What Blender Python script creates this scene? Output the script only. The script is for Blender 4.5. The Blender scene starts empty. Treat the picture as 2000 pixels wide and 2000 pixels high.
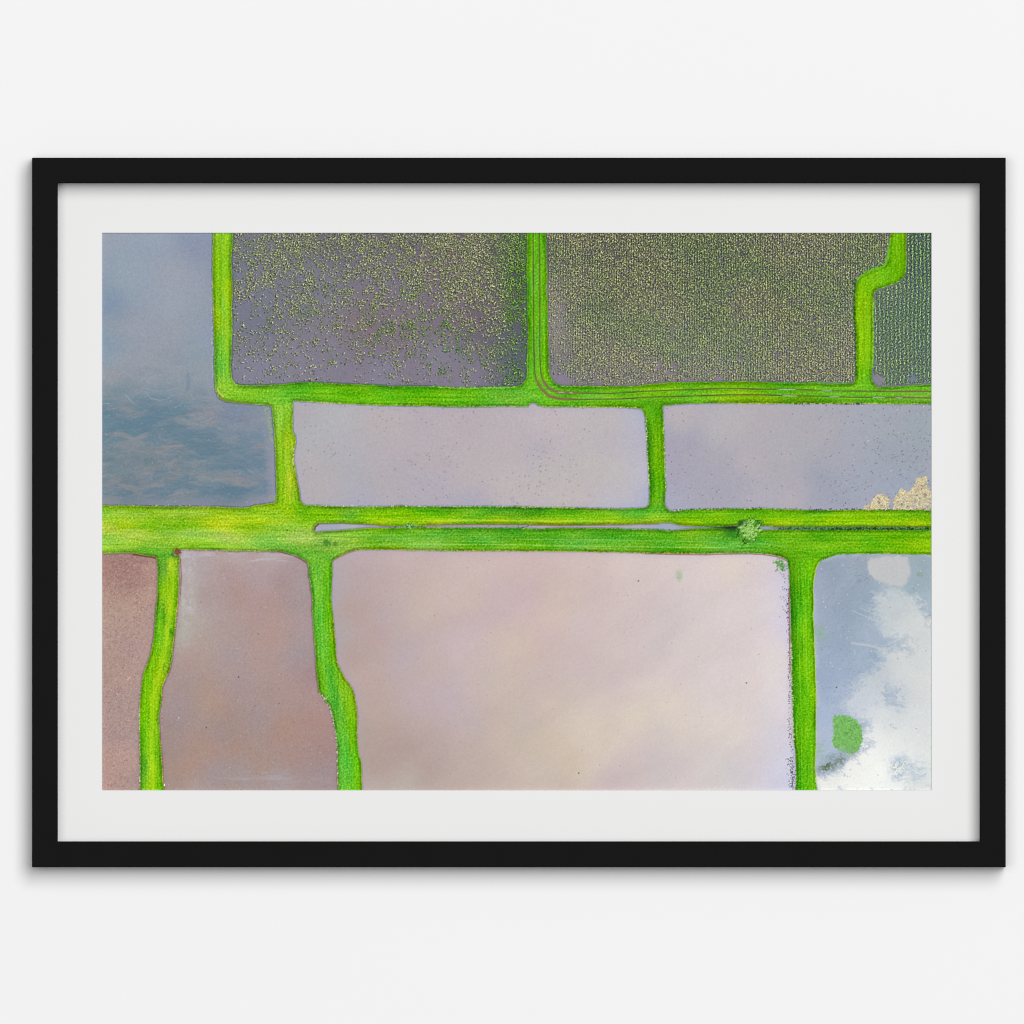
import bpy, math
import numpy as np

# ------------------------------------------------------------------ camera, world, lamps, exposure
scene = bpy.context.scene
MM = 0.0004                      # metres on the wall per unit of the layout (the picture is about 76 cm wide)
EYE = 1.5                        # height of the picture's centre on the wall
DIST = 16.0
cam_d = bpy.data.cameras.new("camera")
cam = bpy.data.objects.new("camera", cam_d)
scene.collection.objects.link(cam)
cam.location = (0, -DIST, EYE)
cam.rotation_euler = (math.radians(90), 0, 0)
cam_d.sensor_width = 36.0
cam_d.lens = 36.0 * (DIST - 0.006) / (2000 * MM)
cam_d.clip_start = 0.5
cam_d.clip_end = 200
scene.camera = cam

world = bpy.data.worlds.new("World")
scene.world = world
world.use_nodes = True
bg = world.node_tree.nodes["Background"]
AMB = 0.07
bg.inputs[0].default_value = (1.0, 1.0, 1.0, 1)
bg.inputs[1].default_value = AMB

def lamp(name, tx, tz, r, w, h, level, col=(1, 1, 1)):
    """soft box r metres off, in direction (tx, -1, tz) from the picture; level = share of the wall's light"""
    d = bpy.data.lights.new(name, 'AREA')
    d.shape = 'ELLIPSE'
    d.size = w; d.size_y = h
    n = math.sqrt(tx * tx + tz * tz + 1)
    cosr = 1 / n
    d.energy = level * math.pi ** 2 * r * r / cosr
    d.color = col
    o = bpy.data.objects.new(name, d)
    scene.collection.objects.link(o)
    o.location = (tx / n * r, -r / n, EYE + tz / n * r)
    from mathutils import Vector
    v = Vector((0, 0, EYE)) - o.location
    o.rotation_euler = v.to_track_quat('-Z', 'Y').to_euler()
    return o

lamp("key_softbox", 0.29, 0.34, 26, 15, 21, 0.79)
lamp("fill_softbox", -0.17, 0.02, 24, 13, 12, 0.345)
LIGHT = 1.10                      # diffuse level the two lamps and the world give together

vs = scene.view_settings
vs.view_transform = 'Standard'
vs.look = 'None'
vs.exposure = 0
vs.gamma = 1
try: vs.use_curve_mapping = False
except Exception: pass
scene.render.resolution_x = 1024
scene.render.resolution_y = 1024
scene.render.engine = 'CYCLES'
scene.cycles.filter_width = 1.05        # a crisp lens

# ------------------------------------------------------------------ helpers
def lin(c):
    c = np.asarray(c, dtype=np.float64) / 255.0
    return np.where(c <= 0.04045, c / 12.92, ((c + 0.055) / 1.055) ** 2.4)

def paint(name, srgb, rough=0.7, spec=0.0, var=0.0, scale=40, bump=0.0, bscale=900):
    m = bpy.data.materials.new(name)
    m.use_nodes = True
    nt = m.node_tree
    b = nt.nodes["Principled BSDF"]
    c = lin(srgb) / LIGHT
    b.inputs["Roughness"].default_value = rough
    b.inputs["Specular IOR Level"].default_value = spec
    tc = nt.nodes.new("ShaderNodeTexCoord")
    if var:
        nz = nt.nodes.new("ShaderNodeTexNoise")
        nz.inputs["Scale"].default_value = scale
        nz.inputs["Detail"].default_value = 5
        nt.links.new(tc.outputs["Object"], nz.inputs["Vector"])
        mx = nt.nodes.new("ShaderNodeMix"); mx.data_type = 'RGBA'
        mx.inputs[6].default_value = (*(c * (1 - var)), 1)
        mx.inputs[7].default_value = (*(c * (1 + var)), 1)
        nt.links.new(nz.outputs["Fac"], mx.inputs[0])
        nt.links.new(mx.outputs[2], b.inputs["Base Color"])
    else:
        b.inputs["Base Color"].default_value = (*c, 1)
    if bump:
        n2 = nt.nodes.new("ShaderNodeTexNoise")
        n2.inputs["Scale"].default_value = bscale
        nt.links.new(tc.outputs["Object"], n2.inputs["Vector"])
        bp = nt.nodes.new("ShaderNodeBump")
        bp.inputs["Strength"].default_value = bump
        bp.inputs["Distance"].default_value = 0.0002
        nt.links.new(n2.outputs["Fac"], bp.inputs["Height"])
        nt.links.new(bp.outputs["Normal"], b.inputs["Normal"])
    return m

def link(name, me, mat, parent=None, label=None, cat=None, kind=None):
    o = bpy.data.objects.new(name, me)
    scene.collection.objects.link(o)
    if me is not None: me.materials.append(mat)
    if parent: o.parent = parent
    if label: o["label"] = label
    if cat: o["category"] = cat
    if kind: o["kind"] = kind
    return o

def ring(name, sections, close=False):
    """mitred rectangular moulding: each section = (x0, y0, x1, y1, depth off the wall in m)"""
    vs_, fs = [], []
    for (x0, y0, x1, y1, d) in sections:
        for (x, y) in ((x0, y0), (x1, y0), (x1, y1), (x0, y1)):
            vs_.append(((x - 1000) * MM, -d, (1000 - y) * MM))
    n = len(sections)
    for i in range(n if close else n - 1):
        a = i * 4; b = ((i + 1) % n) * 4
        for k in range(4):
            l = (k + 1) % 4
            fs.append((a + k, a + l, b + l, b + k))
    me = bpy.data.meshes.new(name)
    me.from_pydata(vs_, [], fs)
    me.update()
    import bmesh
    bm = bmesh.new(); bm.from_mesh(me)
    bmesh.ops.recalc_face_normals(bm, faces=bm.faces)
    bm.to_mesh(me); bm.free()
    return me

# ------------------------------------------------------------------ the wall
wall_m = paint("matt white wall paint", (244, 244, 244), 0.9, 0, 0.004, 3, 0.03, 500)
me = bpy.data.meshes.new("wall")
w, h0, h1 = 6.0, -0.6, 5.0
vv = [(-w, 0, h0), (w, 0, h0), (w, 0, h1), (-w, 0, h1), (-w, .15, h0), (w, .15, h0), (w, .15, h1), (-w, .15, h1)]
me.from_pydata(vv, [], [(0, 1, 2, 3), (5, 4, 7, 6), (0, 4, 5, 1), (3, 2, 6, 7), (1, 5, 6, 2), (0, 3, 7, 4)])
link("wall", me, wall_m, kind="structure")

# ------------------------------------------------------------------ the framed picture
root = link("framed_picture", None, None,
            label="black framed aerial print of flooded fields in a wide white mat, on the wall",
            cat="picture")
root.location = (0, 0, EYE)
DF, DI, DM, DP = 0.0245, 0.0245, 0.0070, 0.0054    # distance off the wall: frame front, its inner lip, mat face, print
frame_m = paint("black satin frame", (25.5, 25.5, 25.5), 0.55, 0.0, 0.06, 60, 0.05, 700)
mat_m = paint("white mat board", (235.5, 235.5, 235), 0.9, 0, 0.003, 20, 0.05, 1500)
core_m = paint("white mat core", (247, 247, 247), 0.9, 0)
FX0, FY0, FX1, FY1 = 63.7, 308.8, 1963.2, 1693.0
IX0, IY0, IX1, IY1 = 113.0, 358.0, 1913.2, 1643.2
e = 1.2
link("frame", ring("frame", [
    (FX0, FY0, FX1, FY1, 0.0008), (FX0, FY0, FX1, FY1, DF - e * MM),
    (FX0 + e, FY0 + e, FX1 - e, FY1 - e, DF),
    (IX0 - e, IY0 - e, IX1 + e, IY1 + e, DF), (IX0, IY0, IX1, IY1, DF - e * MM),
    (IX0, IY0, IX1, IY1, 0.0075), (IX0 - 18, IY0 - 18, IX1 + 18, IY1 + 18, 0.0075),
    (IX0 - 18, IY0 - 18, IX1 + 18, IY1 + 18, 0.0008)], close=True), frame_m, root)
PX0, PY0, PX1, PY1 = 200.0, 455.4, 1818.6, 1543.0
matb = link("mat", ring("mat", [(IX0 - 14, IY0 - 14, IX1 + 14, IY1 + 14, DM), (PX0 - .9, PY0 - .9, PX1 + .9, PY1 + .9, DM)]), mat_m, root)
link("bevel", ring("bevel", [(PX0 - .9, PY0 - .9, PX1 + .9, PY1 + .9, DM), (PX0, PY0, PX1, PY1, DP + 0.0001)]), core_m, matb)

# ------------------------------------------------------------------ what is printed: a colour for each point of a fine grid
S = 1.2
GX = np.arange(PX0 - 3.0, PX1 + 3.6, S)
GY = np.arange(PY0 - 3.0, PY1 + 3.6, S)
NX, NY = len(GX), len(GY)
X, Y = np.meshgrid(GX, GY)
X = X.astype(np.float32); Y = Y.astype(np.float32)
rng = np.random.default_rng(11)

def vnoise(sx, sy, seed=None, octs=3, gain=0.55):
    """smooth noise in about -1..1 with features sx by sy units"""
    r = np.random.default_rng(seed)
    out = np.zeros((NY, NX), np.float32); amp = 1; tot = 0
    for o in range(octs):
        cx, cy = sx / 2 ** o, sy / 2 ** o
        gx = (GX - GX[0]) / cx; gy = (GY - GY[0]) / cy
        g = r.uniform(-1, 1, (int(gy[-1]) + 3, int(gx[-1]) + 3)).astype(np.float32)
        ix = gx.astype(int); fx = (gx - ix); fx = (fx * fx * (3 - 2 * fx)).astype(np.float32)
        iy = gy.astype(int); fy = (gy - iy); fy = (fy * fy * (3 - 2 * fy)).astype(np.float32)
        a = g[:, ix] * (1 - fx) + g[:, ix + 1] * fx
        out += amp * (a[iy] * (1 - fy)[:, None] + a[iy + 1] * fy[:, None])
        tot += amp; amp *= gain
        if cx < S * 1.5 and cy < S * 1.5: break
    return out / (tot ** 0.75)

def rnoise(sx, sy, ang, seed, octs=5, gain=0.6, warp=0.0):
    """noise like vnoise but turned by ang and bent by another noise, so its grid never shows"""
    ca, sa = math.cos(ang), math.sin(ang)
    x, y = X - 1000, Y - 1000
    if warp:
        x = x + warp * vnoise(sx * .9, sx * .9, seed + 900, 3); y = y + warp * vnoise(sx * .9, sx * .9, seed + 901, 3)
    u = (x * ca + y * sa) / sx; v = (-x * sa + y * ca) / sy
    r = np.random.default_rng(seed); out = np.zeros((NY, NX), np.float32); amp = 1; tot = 0
    for o in range(octs):
        g = r.uniform(-1, 1, (256, 256)).astype(np.float32)
        uu, vv = u * 2 ** o + 31.7 * o, v * 2 ** o + 17.3 * o
        iu, iv = np.floor(uu).astype(int), np.floor(vv).astype(int)
        fu, fv = uu - iu, vv - iv; fu = fu * fu * (3 - 2 * fu); fv = fv * fv * (3 - 2 * fv)
        a, b2 = iu % 256, iv % 256; c2, d2 = (iu + 1) % 256, (iv + 1) % 256
        out += amp * ((g[b2, a] * (1 - fu) + g[b2, c2] * fu) * (1 - fv) + (g[d2, a] * (1 - fu) + g[d2, c2] * fu) * fv)
        tot += amp; amp *= gain
    return (out / tot ** 0.75).astype(np.float32)

def blur(a, s):
    s = s / S
    n = max(1, int(3 * s)); k = np.exp(-0.5 * (np.arange(-n, n + 1) / s) ** 2); k /= k.sum()
    p = np.pad(a, ((n, n), (0, 0)), mode='edge')
    b = sum(k[i] * p[i:i + a.shape[0]] for i in range(2 * n + 1))
    p = np.pad(b, ((0, 0), (n, n)), mode='edge')
    return sum(k[i] * p[:, i:i + a.shape[1]] for i in range(2 * n + 1)).astype(np.float32)

def ss(a, b, x):
    t = np.clip((x - a) / (b - a), 0, 1)
    return t * t * (3 - 2 * t)

def T(x0, y0, pts):
    return [(x0 + u / 4.712, y0 + v / 4.712) for u, v in pts]
A_ = lambda p: T(190, 440, p)
B_ = lambda p: T(600, 440, p)
C_ = lambda p: T(1010, 440, p)
D_ = lambda p: T(1420, 440, p)
E_ = lambda p: T(190, 800, p)
F_ = lambda p: T(600, 800, p)
G_ = lambda p: T(1010, 800, p)
H_ = lambda p: T(1420, 800, p)
I_ = lambda p: T(190, 1150, p)
J_ = lambda p: T(600, 1150, p)
K_ = lambda p: T(1420, 1150, p)
LO, HI, TOP, BOT = 150, 1870, 410, 1600

fields = {}
fields['west'] = [(LO, TOP)] + [(415.4, TOP)] + A_([(1062,78),(1062,200),(1058,400),(1060,560),(1065,700),(1068,850),(1072,1000),(1078,1150),(1076,1300),(1080,1450),(1090,1530),(1120,1590),(1180,1620),(1300,1640),(1450,1650),(1560,1660),(1600,1672)]) + E_([(1613,50),(1622,150),(1635,300),(1642,450),(1640,600),(1645,700),(1645,820),(1640,850),(1560,865),(1450,880),(1400,895),(1330,905),(1100,890),(900,892),(700,890),(500,890),(400,885),(200,880),(120,885),(47,880)]) + [(LO, 987)]
fields['sparse'] = [(1028.7, TOP), (455.7, TOP)] + A_([(1252,78),(1245,200),(1235,300),(1240,420),(1246,520),(1245,640),(1240,760),(1245,900),(1240,1050),(1235,1200),(1232,1300),(1240,1400),(1265,1450),(1300,1465),(1400,1470),(1550,1472),(1700,1462),(1850,1445)]) + B_([(0,1442),(150,1448),(350,1458),(550,1468),(750,1475),(950,1478),(1150,1485),(1350,1492),(1550,1495),(1700,1490),(1850,1488)]) + C_([(0,1475),(40,1465),(75,1430),(88,1390),(90,1250),(95,1100),(98,950),(90,800),(90,600),(88,400),(90,200),(88,78)])
fields['dense'] = [(1739.4, TOP), (1065.6, TOP)] + C_([(262,78),(268,200),(275,350),(280,500),(272,620),(283,720),(285,850),(285,1000),(290,1150),(292,1280),(302,1370),(330,1430),(370,1465),(420,1477),(560,1478),(700,1475),(850,1480),(960,1482),(1060,1480),(1180,1468),(1300,1455),(1400,1445),(1600,1442)]) + D_([(0,1438),(200,1435),(400,1442),(550,1450),(800,1448),(950,1455),(1100,1455),(1165,1448),(1180,1400),(1185,1340),(1187,1200),(1185,1050),(1180,930),(1165,860),(1170,740),(1178,620),(1185,540),(1210,480),(1250,450),(1330,420),(1400,390),(1450,370),(1475,330),(1485,250),(1495,170),(1505,78)])
fields['rows'] = [(HI, TOP), (1770.6, TOP)] + D_([(1652,78),(1650,200),(1653,320),(1648,400),(1640,460),(1600,510),(1530,545),(1450,570),(1390,590),(1365,610),(1350,680),(1345,760),(1345,900),(1348,980),(1348,1100),(1345,1250),(1335,1350),(1335,1420),(1360,1460),(1390,1490),(1450,1488),(1600,1478),(1750,1470),(1877,1462)]) + [(HI, 749)]
fields['middle'] = A_([(1805,1620)]) + B_([(0,1622),(110,1632),(200,1637),(380,1647),(550,1654),(800,1662),(1000,1664),(1250,1670),(1450,1674),(1700,1670)]) + C_([(0,1668),(100,1668),(130,1640),(160,1632),(190,1655),(250,1670),(500,1672),(750,1675),(950,1675),(1080,1680),(1140,1692),(1165,1720),(1180,1780)]) + G_([(1188,180),(1195,320),(1200,450),(1208,570),(1215,680),(1215,800),(1212,870),(1190,898),(1100,905),(950,912),(800,908),(600,905),(400,902),(200,900)]) + F_([(1932,892),(1700,890),(1500,890),(1200,892),(1000,890),(870,880),(700,893),(500,893),(300,890),(100,880),(0,882)]) + E_([(1895,870),(1870,830),(1860,770),(1850,700),(1838,620),(1825,540),(1810,450),(1815,380),(1828,300),(1822,240),(1805,210),(1800,120),(1803,0)])
fields['mid_east'] = C_([(1342,1658),(1500,1645),(1700,1642)]) + D_([(0,1638),(300,1640),(600,1642),(900,1640),(1200,1640),(1500,1645),(1877,1648)]) + [(HI, 790), (HI, 996)] + H_([(1877,925),(1700,922),(1400,918),(1250,920),(900,925),(700,925),(500,915),(300,908),(100,910)]) + G_([(1932,910),(1700,915),(1550,922),(1430,932),(1390,920),(1365,880),(1362,800),(1372,720),(1362,620),(1360,500),(1355,380),(1355,250),(1350,120)])
fields['brown_corner'] = [(LO, 1081)] + E_([(47,1325),(200,1320),(320,1322),(420,1340),(540,1360),(550,1400),(555,1500),(552,1700)]) + I_([(553,0),(550,100),(535,200),(525,350),(515,480),(490,600),(450,720),(420,800),(405,900),(395,1000),(388,1150),(388,1300),(390,1450),(392,1600),(392,1750),(388,1850)]) + [(272, BOT), (LO, BOT)]
fields['brown'] = E_([(785,1290),(950,1290),(1200,1300),(1450,1305),(1600,1305),(1660,1300),(1750,1320),(1850,1355),(1925,1400)]) + F_([(10,1430),(15,1520),(30,1620),(45,1750)]) + J_([(45,120),(50,250),(60,400),(68,520),(75,650),(85,780),(100,880),(105,940),(150,1010),(205,1080),(225,1140),(240,1220),(262,1320),(272,1420),(280,1520),(280,1650),(278,1750),(285,1850)]) + [(661, BOT), (321, BOT)] + I_([(614,1850),(605,1750),(598,1620),(590,1500),(580,1350),(570,1250),(565,1170),(580,1100),(592,1000),(600,900),(630,820),(670,740),(685,660),(695,580),(705,450),(720,350),(730,250),(740,150),(748,0)]) + E_([(750,1500),(758,1400),(760,1350),(745,1335),(720,1345),(705,1340),(708,1300),(722,1285),(760,1300)])
fields['pink'] = F_([(430,1300),(490,1290),(650,1290),(900,1295),(1100,1298),(1400,1302),(1700,1302)]) + G_([(0,1302),(300,1305),(600,1308),(900,1315),(1150,1322),(1400,1328),(1700,1330)]) + H_([(0,1325),(200,1322),(350,1328),(480,1350),(540,1375),(560,1410),(568,1500),(575,1650)]) + K_([(580,150),(585,350),(588,550),(592,750),(595,900),(600,1050),(605,1250),(610,1380),(625,1500),(632,1620),(635,1750),(630,1850)]) + [(1553, BOT), (708.5, BOT)] + J_([(508,1850),(502,1750),(500,1620),(490,1570),(470,1490),(462,1400),(460,1280),(465,1200),(460,1100),(445,1020),(430,950),(400,890),(350,830),(310,750),(280,690),(270,600),(262,480),(250,370),(240,270),(228,150)]) + F_([(222,1750),(230,1600),(235,1500),(232,1420),(245,1385),(300,1355),(370,1320)])
fields['cloudy'] = [(HI, 1083)] + H_([(1877,1335),(1700,1332),(1400,1328),(1150,1330),(1020,1335),(950,1360),(880,1385),(845,1410),(820,1470),(803,1550),(795,1650),(800,1800)]) + K_([(800,150),(795,250),(803,400),(808,600),(818,750),(822,900),(820,1050),(818,1300),(820,1450),(815,1650),(820,1780),(838,1850)]) + [(1600, BOT), (HI, BOT)]
fields['ditch'] = F_([(65,1105),(75,1075),(110,1048),(300,1048),(450,1052),(600,1060),(750,1075),(900,1078),(1050,1080),(1100,1065),(1300,1060),(1500,1058),(1700,1058)]) + G_([(0,1062),(200,1062),(400,1068),(600,1065),(800,1062),(1000,1060),(1200,1055),(1300,1050),(1350,1042),(1420,1045),(1470,1062),(1600,1072),(1700,1080),(1780,1082)]) + H_([(0,1078),(120,1068),(300,1075),(400,1075),(480,1082),(900,1086),(1100,1084),(1400,1086),(1877,1088)]) + [(HI, 1031), (HI, 1034)] + H_([(1877,1106),(1200,1102),(700,1102),(480,1104),(350,1104),(150,1100),(0,1098)]) + G_([(1780,1090),(1650,1095),(1500,1105),(1400,1115),(1300,1105),(1200,1100),(1000,1100),(850,1090),(600,1090),(400,1088),(200,1098)]) + F_([(1932,1085),(1700,1088),(1500,1085),(1300,1085),(1100,1085),(900,1085),(750,1090),(600,1088),(480,1095),(300,1110),(130,1120),(80,1130)])

def sdf(poly, reach=60):
    """signed distance to a closed outline, negative inside, clipped at +-reach"""
    p = np.array(poly, np.float32)
    out = np.full((NY, NX), 1e4, np.float32)
    ins = np.zeros((NY, NX), bool)
    n = len(p)
    for i in range(n):
        a, b = p[i], p[(i + 1) % n]
        x0, x1 = min(a[0], b[0]) - reach, max(a[0], b[0]) + reach
        y0, y1 = min(a[1], b[1]) - reach, max(a[1], b[1]) + reach
        i0, i1 = np.searchsorted(GX, [x0, x1]); j0, j1 = np.searchsorted(GY, [y0, y1])
        if i1 > i0 and j1 > j0:
            xs = X[j0:j1, i0:i1] - a[0]; ys = Y[j0:j1, i0:i1] - a[1]
            dx, dy = b - a
            L = dx * dx + dy * dy + 1e-9
            t = np.clip((xs * dx + ys * dy) / L, 0, 1)
            d = np.hypot(xs - t * dx, ys - t * dy)
            np.minimum(out[j0:j1, i0:i1], d, out=out[j0:j1, i0:i1])
        if a[1] != b[1]:
            j0, j1 = np.searchsorted(GY, [min(a[1], b[1]), max(a[1], b[1])])
            if j1 > j0:
                xc = a[0] + (GY[j0:j1] - a[1]) / (b[1] - a[1]) * (b[0] - a[0])
                ins[j0:j1] ^= X[j0:j1] < xc[:, None]
    out = np.minimum(out, reach)
    return np.where(ins, -out, out)

def path_dist(pts, reach=12):
    p = np.array(pts, np.float32)
    out = np.full((NY, NX), reach, np.float32)
    for a, b in zip(p[:-1], p[1:]):
        i0, i1 = np.searchsorted(GX, [min(a[0], b[0]) - reach, max(a[0], b[0]) + reach])
        j0, j1 = np.searchsorted(GY, [min(a[1], b[1]) - reach, max(a[1], b[1]) + reach])
        xs = X[j0:j1, i0:i1] - a[0]; ys = Y[j0:j1, i0:i1] - a[1]
        dx, dy = b - a
        t = np.clip((xs * dx + ys * dy) / (dx * dx + dy * dy + 1e-9), 0, 1)
        np.minimum(out[j0:j1, i0:i1], np.hypot(xs - t * dx, ys - t * dy), out=out[j0:j1, i0:i1])
    return out

def washes(ctrl, spread=1.0, p=3.0, ax=1.0, ay=1.0):
    """smooth colour from scattered colour samples [(x, y, (r, g, b))]"""
    st = 8
    xs = X[::st, ::st]; ys = Y[::st, ::st]
    num = np.zeros(xs.shape + (3,), np.float32); den = np.zeros(xs.shape, np.float32)
    for (x, y, c) in ctrl:
        w = 1.0 / ((ax * (xs - x)) ** 2 + (ay * (ys - y)) ** 2 + (14 * spread) ** 2) ** (p / 2)
        num += w[..., None] * np.array(c, np.float32); den += w
    g = num / den[..., None]
    gx = np.arange(NX) / st; gy = np.arange(NY) / st
    ix = np.minimum(gx.astype(int), g.shape[1] - 2); fx = np.clip(gx - ix, 0, 1)[None, :, None]
    iy = np.minimum(gy.astype(int), g.shape[0] - 2); fy = np.clip(gy - iy, 0, 1)[:, None, None]
    a = g[iy]; b = g[iy + 1]
    r = (a[:, ix] * (1 - fx) + a[:, ix + 1] * fx) * (1 - fy) + (b[:, ix] * (1 - fx) + b[:, ix + 1] * fx) * fy
    return r.astype(np.float32)

def at(f, rows):
    return [f([(u, v)])[0] + (c,) for (u, v, c) in rows]

# edge raggedness shared by every outline
rag = vnoise(6, 6, 1, 3, 0.8) * 1.15 + vnoise(34, 34, 2, 2) * 0.7
D = {k: sdf(v) + rag * (0.45 if k == 'ditch' else 1.0) for k, v in fields.items()}
names = list(D)
stack = np.stack([D[k] for k in names])
near = stack.argmin(0)                       # the field nearest to each point
dist = stack.min(0)                          # > 0 on the banks
del stack
grain = rng.normal(0, 1, (NY, NX)).astype(np.float32)
grain_s = blur(grain, 1.3) * 2.2
blot = vnoise(62, 48, 5, 3)
blot2 = vnoise(50, 44, 6, 3)
blot3 = vnoise(90, 60, 7, 3)
streak_h = vnoise(110, 9, 8, 4)
streak_v = vnoise(9, 110, 9, 4)

# ---- grass banks
bank_ctrl = []
def bc(f, rows): bank_ctrl.extend(at(f, rows))
bc(A_, [(1140,150,(112,196,36)),(1200,600,(132,196,6)),(1110,600,(122,198,20)),(1150,420,(112,200,44)),(1120,380,(136,202,6)),(1100,860,(140,202,10)),(1160,720,(104,196,52)),(1150,1050,(108,198,50)),(1140,1300,(104,200,58)),
        (1140,1530,(124,204,50)),(1350,1560,(104,198,40)),(1600,1600,(108,202,48)),(1720,1540,(86,190,36)),(1700,1700,(118,200,52)),(1740,1900,(136,204,34)),(1900,1500,(78,184,24))])
bc(B_, [(100,1520,(86,188,16)),(500,1530,(80,184,14)),(1000,1560,(90,190,10)),(1000,1500,(64,172,10)),(1500,1560,(84,186,18)),(1850,1560,(92,186,54)),(500,1610,(92,196,14))])
bc(C_, [(120,300,(80,182,8)),(180,500,(84,186,44)),(240,500,(82,184,4)),(120,1000,(82,182,10)),(180,1100,(82,186,44)),(250,1200,(92,190,8)),(120,1450,(84,190,34)),(100,1600,(86,192,52)),(300,1620,(92,192,30)),
        (600,1510,(60,168,14)),(900,1510,(92,188,14)),(700,1570,(88,190,50)),(760,1640,(98,188,16)),(1250,1630,(66,170,18)),(1300,1510,(104,190,6)),(1600,1560,(86,188,30)),(1700,1600,(92,190,22)),(1700,1480,(80,180,10)),(1250,1800,(78,176,12))])
bc(D_, [(1580,200,(100,186,6)),(1640,150,(110,196,10)),(1560,420,(90,180,4)),(1380,500,(98,190,14)),(1250,560,(106,196,6)),(1260,800,(106,188,6)),(1260,1000,(108,194,4)),(1250,1300,(96,188,4)),(1260,1450,(94,190,26)),
        (100,1600,(110,184,6)),(300,1600,(116,178,6)),(500,1540,(80,186,34)),(700,1600,(80,164,6)),(900,1550,(82,186,32)),(1300,1550,(88,190,32)),(1700,1560,(104,188,48)),(500,1470,(72,176,8)),(1700,1500,(96,190,26))])
bc(E_, [(200,920,(118,194,18)),(100,960,(120,202,62)),(300,1000,(146,204,56)),(800,960,(128,196,44)),(500,1080,(96,186,10)),(250,1060,(168,214,6)),(120,1090,(176,212,80)),(350,1140,(158,212,84)),(100,1200,(120,200,72)),(250,1250,(140,208,60)),
        (780,1070,(104,190,8)),(1100,1050,(176,214,24)),(900,1150,(146,208,84)),(1150,1180,(160,206,98)),(1000,1240,(138,210,44)),(1000,1280,(140,208,30)),(1400,1080,(112,192,12)),(1500,1020,(150,210,20)),(1600,1200,(122,204,76)),(1700,1080,(124,196,56)),(1850,1180,(160,206,100)),
        (1720,400,(118,198,30)),(1750,250,(166,206,28)),(1690,500,(124,202,20)),(1760,700,(168,206,40)),(1700,800,(124,200,20)),(1750,930,(156,212,10)),(1640,960,(150,206,40)),(1900,930,(80,180,24)),(1680,100,(116,200,64)),
        (610,1350,(84,180,50)),(600,1450,(78,172,52)),(680,1420,(156,208,40)),(600,1700,(110,198,6)),(690,1650,(120,198,12)),(600,1850,(72,168,30)),(450,1300,(84,180,38)),(1880,1290,(92,188,54)),(1300,940,(124,196,22))])
bc(F_, [(200,1230,(120,190,84)),(300,1270,(130,196,70)),(150,1350,(92,186,50)),(100,1500,(88,194,62)),(200,1500,(92,196,20)),(120,1800,(86,200,60)),(40,950,(126,204,8)),(200,980,(128,204,4)),(380,960,(90,182,60)),(250,910,(86,176,4)),(600,980,(116,202,0)),(700,1040,(158,210,10)),(900,990,(122,204,0)),
        (1200,970,(98,196,4)),(1200,1030,(160,212,10)),(1250,915,(60,164,18)),(1700,930,(42,156,30)),(1600,960,(86,190,36)),(1700,1030,(156,208,12)),(300,1170,(118,200,66)),(800,1110,(72,176,12)),(800,1190,(102,196,68)),(1200,1170,(84,188,56)),(1600,1190,(84,190,64)),(1400,1110,(58,166,30)),(1800,1120,(54,164,30)),
        (1100,1240,(128,204,76)),(700,1265,(100,184,10)),(1500,1275,(84,178,10))])
bc(G_, [(150,930,(44,150,20)),(500,930,(60,166,16)),(300,980,(92,190,20)),(600,990,(96,194,10)),(900,1030,(148,206,10)),(300,1035,(158,208,10)),(1100,960,(84,190,52)),(1250,1020,(130,202,30)),(1600,1040,(140,202,6)),(1700,980,(96,188,6)),(1850,1000,(116,198,0)),(1500,950,(76,180,20)),
        (1270,300,(104,190,6)),(1220,300,(50,150,20)),(1280,600,(92,186,4)),(1230,650,(52,156,22)),(1290,800,(90,188,14)),(1300,120,(80,178,10)),(1300,910,(80,180,40)),(400,1120,(60,168,16)),(500,1210,(90,190,60)),(900,1200,(80,186,44)),(900,1120,(66,170,16)),(1400,1150,(74,176,16)),(1400,1220,(84,186,40)),(1800,1180,(86,188,50)),(1800,1120,(64,166,10)),
        (600,1262,(116,202,74)),(600,1290,(70,170,10)),(1400,1300,(64,166,14)),(200,1290,(84,182,6))])
bc(H_, [(200,940,(70,176,10)),(500,970,(100,196,10)),(900,950,(82,184,10)),(1000,990,(126,206,0)),(1700,950,(70,172,16)),(1600,1000,(110,198,10)),(500,1050,(150,200,0)),(1000,1050,(142,204,0)),(1700,1055,(164,208,6)),(60,1000,(80,184,8)),(60,1130,(40,146,26)),(400,1130,(62,166,6)),(500,1200,(84,188,22)),(900,1150,(72,172,8)),(1200,1180,(80,180,12)),(1600,1230,(104,192,8)),
        (1800,1250,(112,196,4)),(1700,1150,(88,180,6)),(300,1230,(84,184,50)),(100,1260,(92,190,66)),(1000,1300,(92,192,20)),(700,1300,(84,186,20)),(450,1340,(60,162,6)),(600,1450,(56,160,6)),(700,1500,(78,184,6)),(760,1450,(96,198,8)),(620,1750,(50,152,10)),(700,1800,(84,190,12)),(770,1700,(92,196,6))])
bc(I_, [(650,150,(164,212,30)),(590,180,(74,176,28)),(710,100,(96,190,6)),(560,350,(94,194,14)),(640,420,(150,210,30)),(680,450,(90,184,10)),(560,600,(96,196,12)),(600,680,(150,210,30)),(650,700,(90,188,8)),(500,750,(96,192,6)),(540,850,(152,212,24)),(450,900,(98,198,10)),(510,1050,(156,214,20)),(440,1150,(100,200,6)),(560,1100,(100,196,6)),
        (490,1280,(150,212,30)),(430,1400,(92,192,6)),(500,1500,(156,216,20)),(550,1500,(90,186,8)),(430,1650,(80,182,40)),(510,1700,(160,216,20)),(560,1750,(96,194,8))])
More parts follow.
